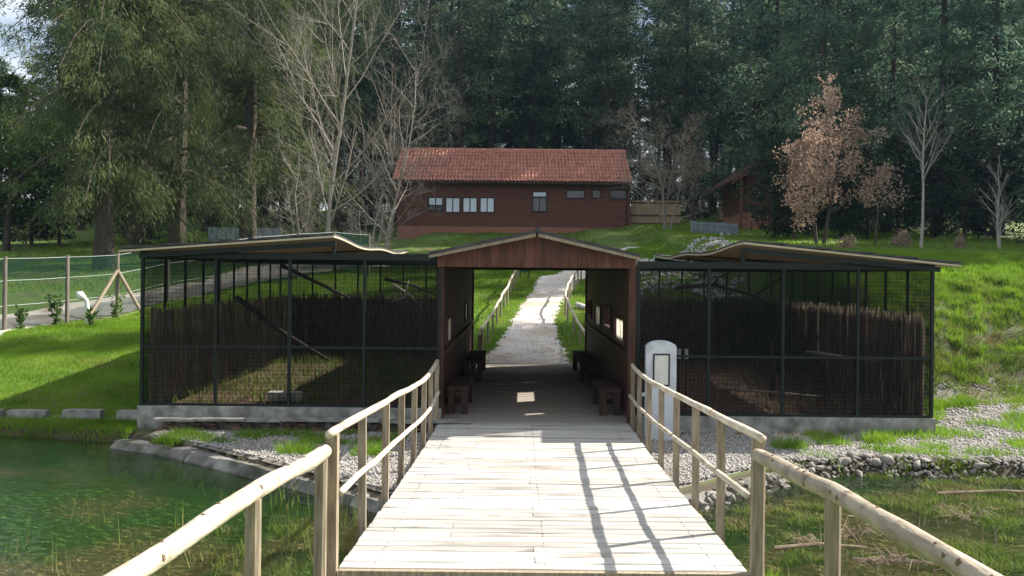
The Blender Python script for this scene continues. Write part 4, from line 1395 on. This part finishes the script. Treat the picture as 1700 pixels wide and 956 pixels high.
plant_bare(1, 540, 43, 17.5, 1, .75, 'tall bare grey tree with several stems behind the left aviary roof', r0=.11, up=.9, dens=1.7, lean=.03, lowfork=.06)
plant_bare(2, 632, 45, 10.0, 2, .85, 'wide bare tree in front of the left end of the timber house', r0=.065, up=.7, dens=1.3, lean=.14)
plant_bare(3, 500, 42, 5.5, 3, 1.0, 'low spreading bare shrub at the foot of the tall bare tree', r0=.06, up=.5, lowfork=.05, name='bare_shrub')
plant_bare(4, 612, 41, 3.6, 3, 1.0, 'tangled bare shrub right of the tall bare tree', r0=.05, up=.5, lowfork=.05, name='bare_shrub')
plant_bare(5, 1105, 50, 7.0, 3, .75, 'bushy bare tree with brownish twigs right of the timber house', r0=.08, up=.7, lowfork=.12, leaves='oak', nleaf=1, lsize=.07, dens=1.2)
plant_bare(6, 1362, 36, 5.8, 3, 1.0, 'oak covered in withered pinkish brown leaves at the right', r0=.09, up=.6, bark='bark', twig='bark', leaves='oak', nleaf=3, lsize=.10, name='oak_tree', lowfork=.22, lean=.13)
plant_bare(7, 1452, 34, 2.9, 1, .9, 'small young oak with pale brown leaves beside the larger brown oak', r0=.04, up=.6, bark='bark', twig='bark', leaves='oak', nleaf=4, lsize=.10, lv=2, name='oak_tree', lowfork=.5)
plant_bare(8, 1528, 33, 5.8, 1, .6, 'slender bare sapling with a tall clear stem at the right', r0=.065, up=.85, lowfork=.4, lv=2, dens=1.2, twig='pale_bark')
plant_bare(9, 1668, 32, 3.0, 2, .6, 'small bare sapling at the right edge of the picture', r0=.055, up=.85, lowfork=.3, lv=2, twig='pale_bark')
for i, (X, Y) in enumerate(((1400, 33), (1500, 33.5), (1585, 33), (1480, 35))):
    plant_bare(20 + i, X, Y, .6 + .15 * (i % 2), 2, .9, 'low withered shrub on the bank below the spruces', r0=.02, up=.6, leaves='oak', nleaf=1, lsize=.08, lv=2, name='bare_shrub', group='withered shrubs on the right bank', lowfork=.2)


def leafy(name, x, y, h, n, size, mat, label, cat='plant', group=None):
    z = hz(x, y)
    t_ = thing(name, label, cat, (x, y, z), group)
    st_ = MB(); C = []
    for k in range(5):
        a = random.uniform(0, 6.28); b = random.uniform(.1, .35) * h
        pts = [Vector((x, y, z - .03)), Vector((x + math.cos(a) * b * .4, y + math.sin(a) * b * .4, z + h * .5)), Vector((x + math.cos(a) * b, y + math.sin(a) * b, z + h * random.uniform(.75, 1.05)))]
        st_.tube(pts, [.012, .009, .005], 4)
        for j in range(n // 5):
            s = random.random(); i = int(min(1, s * 2)); C.append(pts[i].lerp(pts[i + 1], s * 2 - i))
    st_.build('stem', M['bark'], t_)
    C = np.array([tuple(c) for c in C]) + rng.normal(size=(len(C), 3)) * .04
    D = rng.normal(size=C.shape); D[:, 2] = np.abs(D[:, 2]); D /= np.linalg.norm(D, axis=1)[:, None]
    V = cards(C, D, size, size * .3).reshape(-1, 3)
    np_obj('leaves', V, np.arange(len(V)).reshape(-1, 4), M[mat], t_, origin=(x, y, z))['kind'] = 'stuff'


leafy('young_shrub', px(36, 21.9), 21.9, .50, 60, .13, 'leaf', 'pale young shrub beside the nearest fence post')
leafy('young_shrub', px(94, 23), 23.0, .85, 130, .13, 'leaf', 'leafy shrub just left of the second fence post')
leafy('young_shrub', px(152, 22.6), 22.6, .42, 60, .12, 'leaf', 'low shrub in front of the white bent pipe')
leafy('young_shrub', px(193, 24.6), 24.6, .65, 90, .12, 'leaf', 'shrub below the braced fence post')
# grass tufts on the gravel
for (x, y, lab) in ((px(490, 11.6), 11.75, 'bushy tuft of weeds on the gravel left of the bridge'), (px(618, 11.7), 11.7, 'bright grass tuft seen through the left railing'),
                    (px(1315, 12.4), 12.4, 'lone bright grass tuft on the gravel before the right aviary'), (px(1460, 12.9), 12.9, 'grass tuft by the right corner of the right aviary')):
    p = scatter(420, x - .22, x + .22, y - .18, y + .18)
    o = blades('grass_tuft', p, .20, .006, .8, M['grass'], lab, 'grass tuft'); del o['kind']

# dead reeds in the marsh
for i, (X, Y, s) in enumerate(((1430, 8.9, .30), (1335, 8.6, .2), (1490, 8.0, .26), (1600, 9.6, .25))):
    x = px(X, Y); z = WATER_Z
    m_ = MB()
    for k in range(34):
        a = random.uniform(0, 6.28); L_ = s * random.uniform(.4, 1.1)
        p0 = Vector((x + random.gauss(0, s * .38), Y + random.gauss(0, s * .3), z + random.uniform(-.03, .05)))
        p1 = p0 + Vector((math.cos(a) * L_ * .5, math.sin(a) * L_ * .5, L_ * random.uniform(.05, .6)))
        p2 = p1 + Vector((math.cos(a) * L_ * .6, math.sin(a) * L_ * .6, -L_ * random.uniform(.0, .4)))
        m_.tube([p0, p1, p2], [.0045, .004, .002], 4)
    tag(m_.build('dead_reed_clump', M['dry']), ['pale tangle of dead reeds right of the foreground railing post', 'small tangle of dead reeds beside the bridge end post',
        'tangle of dead reeds in the marsh close to the camera', 'tangle of dead reeds in the middle of the marsh'][i], 'reed clump')
for i, (X, Y, L_, a) in enumerate(((1290, 8.4, .9, .1), (1420, 8.1, 1.2, -.3), (1560, 10.6, 1.6, .05))):
    x = px(X, Y)
    tag(MB().tube([(x, Y, WATER_Z + .02), (x + math.cos(a) * L_ / 2, Y + math.sin(a) * L_ / 2, WATER_Z + .05), (x + math.cos(a) * L_, Y + math.sin(a) * L_, WATER_Z + .01)], [.022, .018, .01], 6).build('fallen_stick', M['dry']),
        ['thin fallen stick lying near the bridge end post', 'thin fallen stick lying in the near marsh', 'long pale stick lying at the back of the marsh'][i], 'stick')

# ------------------------------------------------------------------ timber house
HY = 60.0
hx0, hx1 = px(660, HY), px(1044, HY)
zE, zR = 8.27, 10.95
zW = 2.23 + (455 - 377) * HY / F
ho = thing('timber_house', 'long dark red timber house with a clay tile roof on the hill', 'house', ((hx0 + hx1) / 2, HY + 4, zW))
m_ = MB()
openings = []
z = zW
while z < zE - .05:
    h_ = .165
    m_.prism([(HY - .03, z), (HY + .12, z), (HY + .12, z + h_), (HY - .005, z + h_)], hx0, hx1, 'x')
    z += h_
o = m_.build('wall', M['house'], ho)
o['kind'] = 'stuff'
MB().box(((hx0 + hx1) / 2, HY + 8.2, (zW + zE) / 2), (hx1 - hx0, .15, zE - zW)).build('rear_wall', M['house'], ho)
for X in (hx0 + .06, hx1 - .06):
    MB().prism([(HY + .12, zW), (HY + 8.1, zW), (HY + 8.1, zE), (HY + 4.1, zR - .12), (HY + .12, zE)], X - .06, X + .06, 'x').build('gable_wall', M['house'], ho)
MB().box(((hx0 + hx1) / 2, HY + 4.1, zW - 1.2), (hx1 - hx0 + .06, 8.3, 2.396)).build('plinth', M['plinth'], ho)
for X in (hx0 + .02, hx1 - .02):
    MB().box((X, HY - .045, (zW + zE) / 2), (.12, .05, zE - zW - .05)).build('corner_board', M['house'], ho)
# tile roof: barrel tile columns with stepped courses
ncol, nrow = 66, 9
rx0, rx1 = px(648, 59.4), px(1050, 59.4)
for slope, (ye, yr) in enumerate(((HY - .65, HY + 4.1), (HY + 8.85, HY + 4.1))):
    vv, ff = [], []
    pw_ = (rx1 - rx0) / ncol
    seg = 6
    for rr_ in range(nrow):
        s0, s1 = rr_ / nrow, (rr_ + 1.12) / nrow
        for c in range(ncol):
            zj = random.uniform(-.010, .010)
            base = len(vv)
            for s in (s0, s1):
                y_ = ye + (yr - ye) * s
                z_ = zE - .02 + (zR - zE + .02) * s + (.05 if s == s0 else 0) + zj
                for k in range(seg + 1):
                    u = k / seg
                    vv.append((rx0 + (c + u) * pw_, y_, z_ + .115 * abs(math.sin(math.pi * u)) ** .8))
            for k in range(seg):
                ff.append((base + k, base + k + 1, base + seg + 2 + k, base + seg + 1 + k))
    o = np_obj('roof_tiles', np.array(vv), np.array(ff), M['tile'], ho, origin=((rx0 + rx1) / 2, (ye + yr) / 2, 9.5))
    o['kind'] = 'stuff'
MB().tube([(rx0, HY + 4.1, zR + .06), (rx1, HY + 4.1, zR + .06)], .13, 8).build('ridge_tiles', M['tile'], ho)
MB().box(((rx0 + rx1) / 2, HY - .55, zE - .09), (rx1 - rx0, .04, .12)).build('eaves_board', M['brown'], ho)
MB().prism([(HY - .60, zE - .06), (HY + 4.1, zR - .07), (HY + 8.8, zE - .06), (HY + 4.1, zR - .16)], rx0 + .05, rx1 - .05, 'x').build('roof_deck', M['brown'], ho)


MB().tube([(rx0 + .05, HY - .70, zE - .03), (rx1 - .05, HY - .70, zE - .05)], .055, 8).build('gutter', M['brown'], ho)
MB().tube([(hx1 - .2, HY - .68, zE - .05), (hx1 - .2, HY - .12, zE - .45), (hx1 - .2, HY - .1, zW + .1)], .04, 8).build('downpipe', M['brown'], ho)


def hwin(pa, pb, ya, yb, mat, split=True, lab=None):
    x0, x1 = px(pa, HY), px(pb, HY)
    rollc = lambda p: 455 + .0096 * (p - VX)
    z1, z0 = 2.23 + (rollc(pa) - ya) * HY / F, 2.23 + (rollc(pa) - yb) * HY / F
    fr_ = MB()
    t_ = .06
    fr_.box(((x0 + x1) / 2, HY - .05, z0 - t_ / 2), (x1 - x0 + 2 * t_, .08, t_)).box(((x0 + x1) / 2, HY - .05, z1 + t_ / 2), (x1 - x0 + 2 * t_, .08, t_))
    for X in ((x0 - t_ / 2), (x1 + t_ / 2)) + (((x0 + x1) / 2,) if split else ()):
        fr_.box((X, HY - .05, (z0 + z1) / 2), (t_, .078, z1 - z0 - .002))
    w_ = fr_.build('window', M['black'], ho)
    xs = ((x0, (x0 + x1) / 2 - t_ / 2), ((x0 + x1) / 2 + t_ / 2, x1)) if split else ((x0, x1),)
    for a, b in xs:
        MB().box(((a + b) / 2, HY - .045, (z0 + z1) / 2), (b - a - .01, .02, z1 - z0 - .01)).build('pane', mat, w_)


hwin(711.5, 733, 328.5, 340, M['blind'])
hwin(711.5, 733, 342.5, 349, M['glass_dark'])
for a in (740, 768.5, 797):
    hwin(a, a + 21.5, 329, 351.5, M['blind'])
hwin(884, 905, 319, 326, M['blind'], False)
hwin(884, 905, 329, 350, M['glass_dark'])
hwin(940, 968, 317, 328, M['glass_dark'], False)
hwin(983, 995, 317, 328, M['glass_dark'], False)
hwin(1012, 1037, 317, 329, M['glass_dark'], False)

# tan board fence right of the house
bf = thing('board_fence', 'tan board fence joining the right end of the timber house', 'fence', (9, 60.5, 5))
xx = px(1046, 60.6)
while xx < px(1128, 60.6):
    z = zW - .1
    MB().box((xx + .07, 60.6, z + 1.0), (.135, .03, 2.0)).build('board', M['fence_wood'], bf)
    xx += .145
for z in (.45, 1.0, 1.85):
    MB().box(((px(1046, 60.6) + xx) / 2, 60.56, zW - .1 + z), (xx - px(1046, 60.6), .04, .09)).build('fence_rail', M['brown'], bf)
bf2 = thing('board_fence', 'short tan board fence panel beside the right timber building', 'fence', (px(1203, 58), 58, 5.2))
xx = px(1192, 58); zz = hz(px(1203, 58), 58)
while xx < px(1217, 58):
    MB().box((xx + .07, 58, zz + .75), (.135, .03, 1.75)).build('board', M['fence_wood'], bf2)
    xx += .145
for z in (.3, 1.3):
    MB().box((px(1204.5, 58), 57.96, zz + z), (1.1, .04, .09)).build('fence_rail', M['brown'], bf2)
# pale slatted barrier
sl = thing('slatted_barrier', 'pale blue grey slatted barrier on the slope right of the bare bushy tree', 'fence', (px(1180, 46), 46, 4))
for k in range(15):
    u = k / 14
    Y = 47 - 3 * u
    x = px(1148 + 74 * u, Y); z = hz(x, Y)
    MB().box((x, Y, z + .27), (.125, .025, .62)).build('slat', M['blue'], sl)
a, b = (px(1148, 47), 47.04), (px(1222, 44), 44.04)
for h in (.12, .46):
    MB().bar((a[0], a[1], hz(*a) + h), (b[0], b[1], hz(*b) + h), .05, .03).build('fence_rail', M['blue'], sl)

# right timber building (partly hidden)
rb_ = thing('timber_building', 'brown timber building with sloping roof half hidden by the dark evergreen at the right', 'building', (px(1262, 52), 54, 4.8))
bx0, bx1 = px(1238, 52), px(1340, 52)
bz = 2.23 + (459 - 352) * 52 / F
by = 52
m_ = MB()
z = bz
while z < bz + 2.2:
    m_.prism([(by - .03, z), (by + .1, z), (by + .1, z + .165), (by - .005, z + .165)], bx0, bx1, 'x'); z += .165
m_.build('wall', M['house'], rb_)['kind'] = 'stuff'
MB().box((bx0 + .06, by + 3, bz + 1.1), (.12, 5.7, 2.2)).build('side_wall', M['house'], rb_)
MB().box(((bx0 + bx1) / 2, by + 3, bz - 1.1), (bx1 - bx0, 6, 2.196)).build('plinth', M['plinth'], rb_)
pk = (px(1318, 52), bz + 4.2)
for (xa_, za_), (xb_, zb2) in (((px(1208, 52), bz + 1.62), pk), (pk, (px(1425, 52), bz + 1.7))):
    MB().prism([(xa_, za_), (xb_, zb2), (xb_, zb2 + .14), (xa_, za_ + .12)], by - .9, by + 6.5, 'y').build('roof', M['brown'], rb_)
    MB().prism([(xa_, za_ - .14), (xb_, zb2 - .12), (xb_, zb2 - .003), (xa_, za_ - .003)], by - .86, by - .80, 'y').build('barge_board', M['house'], rb_)
MB().prism([(bx0, bz + 2.2), (bx1, bz + 2.2), (pk[0], pk[1] - .1)], by, by + .1, 'y').build('gable', M['house'], rb_)
MB().box((px(1225, 52), by - .6, bz + .3), (.14, .14, 3.3)).build('porch_post', M['house'], rb_)
fr_ = MB()
wx0, wx1, wz0, wz1 = px(1245, 52), px(1262, 52), bz + .7, bz + 1.5
for (cx, cz, w, h) in (((wx0 + wx1) / 2, wz0, wx1 - wx0 + .1, .06), ((wx0 + wx1) / 2, wz1, wx1 - wx0 + .1, .06), (wx0, (wz0 + wz1) / 2, .06, wz1 - wz0 - .07), (wx1, (wz0 + wz1) / 2, .06, wz1 - wz0 - .07)):
    fr_.box((cx, by - .06, cz), (w, .07, h))
w_ = fr_.build('window', M['brown'], rb_)
MB().box(((wx0 + wx1) / 2, by - .05, (wz0 + wz1) / 2), (wx1 - wx0 - .07, .02, wz1 - wz0 - .07)).build('pane', M['glass_dark'], w_)

# pale blue grey low wall seen between the trunks at the left
lw = thing('low_wall', 'pale blue grey board wall between the trunks behind the left aviary roof', 'wall', (px(400, 57), 57, hz(px(400, 57), 57)))
for k in range(8):
    xa_, xb_ = px(345 + 15.5 * k, 57), px(345 + 15.5 * (k + 1) - 1.2, 57)
    z = hz((xa_ + xb_) / 2, 57)
    MB().box(((xa_ + xb_) / 2, 57, 2.23 + (450 - 390) * 57 / F), (xb_ - xa_, .08, .95)).build('panel', M['blue_pale'], lw)
    MB().box((xa_, 57.05, (z + 2.23 + 70 * 57 / F) / 2), (.09, .09, 2.23 + 70 * 57 / F - z)).build('post', M['brown'], lw)


# ------------------------------------------------------------------ haze
hm = bpy.data.materials.new('haze_air'); hm.use_nodes = True
n, l = hm.node_tree.nodes, hm.node_tree.links
n.clear()
o_ = n.new('ShaderNodeOutputMaterial')
pv = n.new('ShaderNodeVolumePrincipled')
pv.inputs['Color'].default_value = (.42, .70, 1.0, 1)
pv.inputs['Density'].default_value = .00026
pv.inputs['Anisotropy'].default_value = .62
l.new(pv.outputs[0], o_.inputs['Volume'])
o = MB().box((0, 190, 27), (620, 480, 58)).build('haze', hm)
tag(o, kind='stuff')
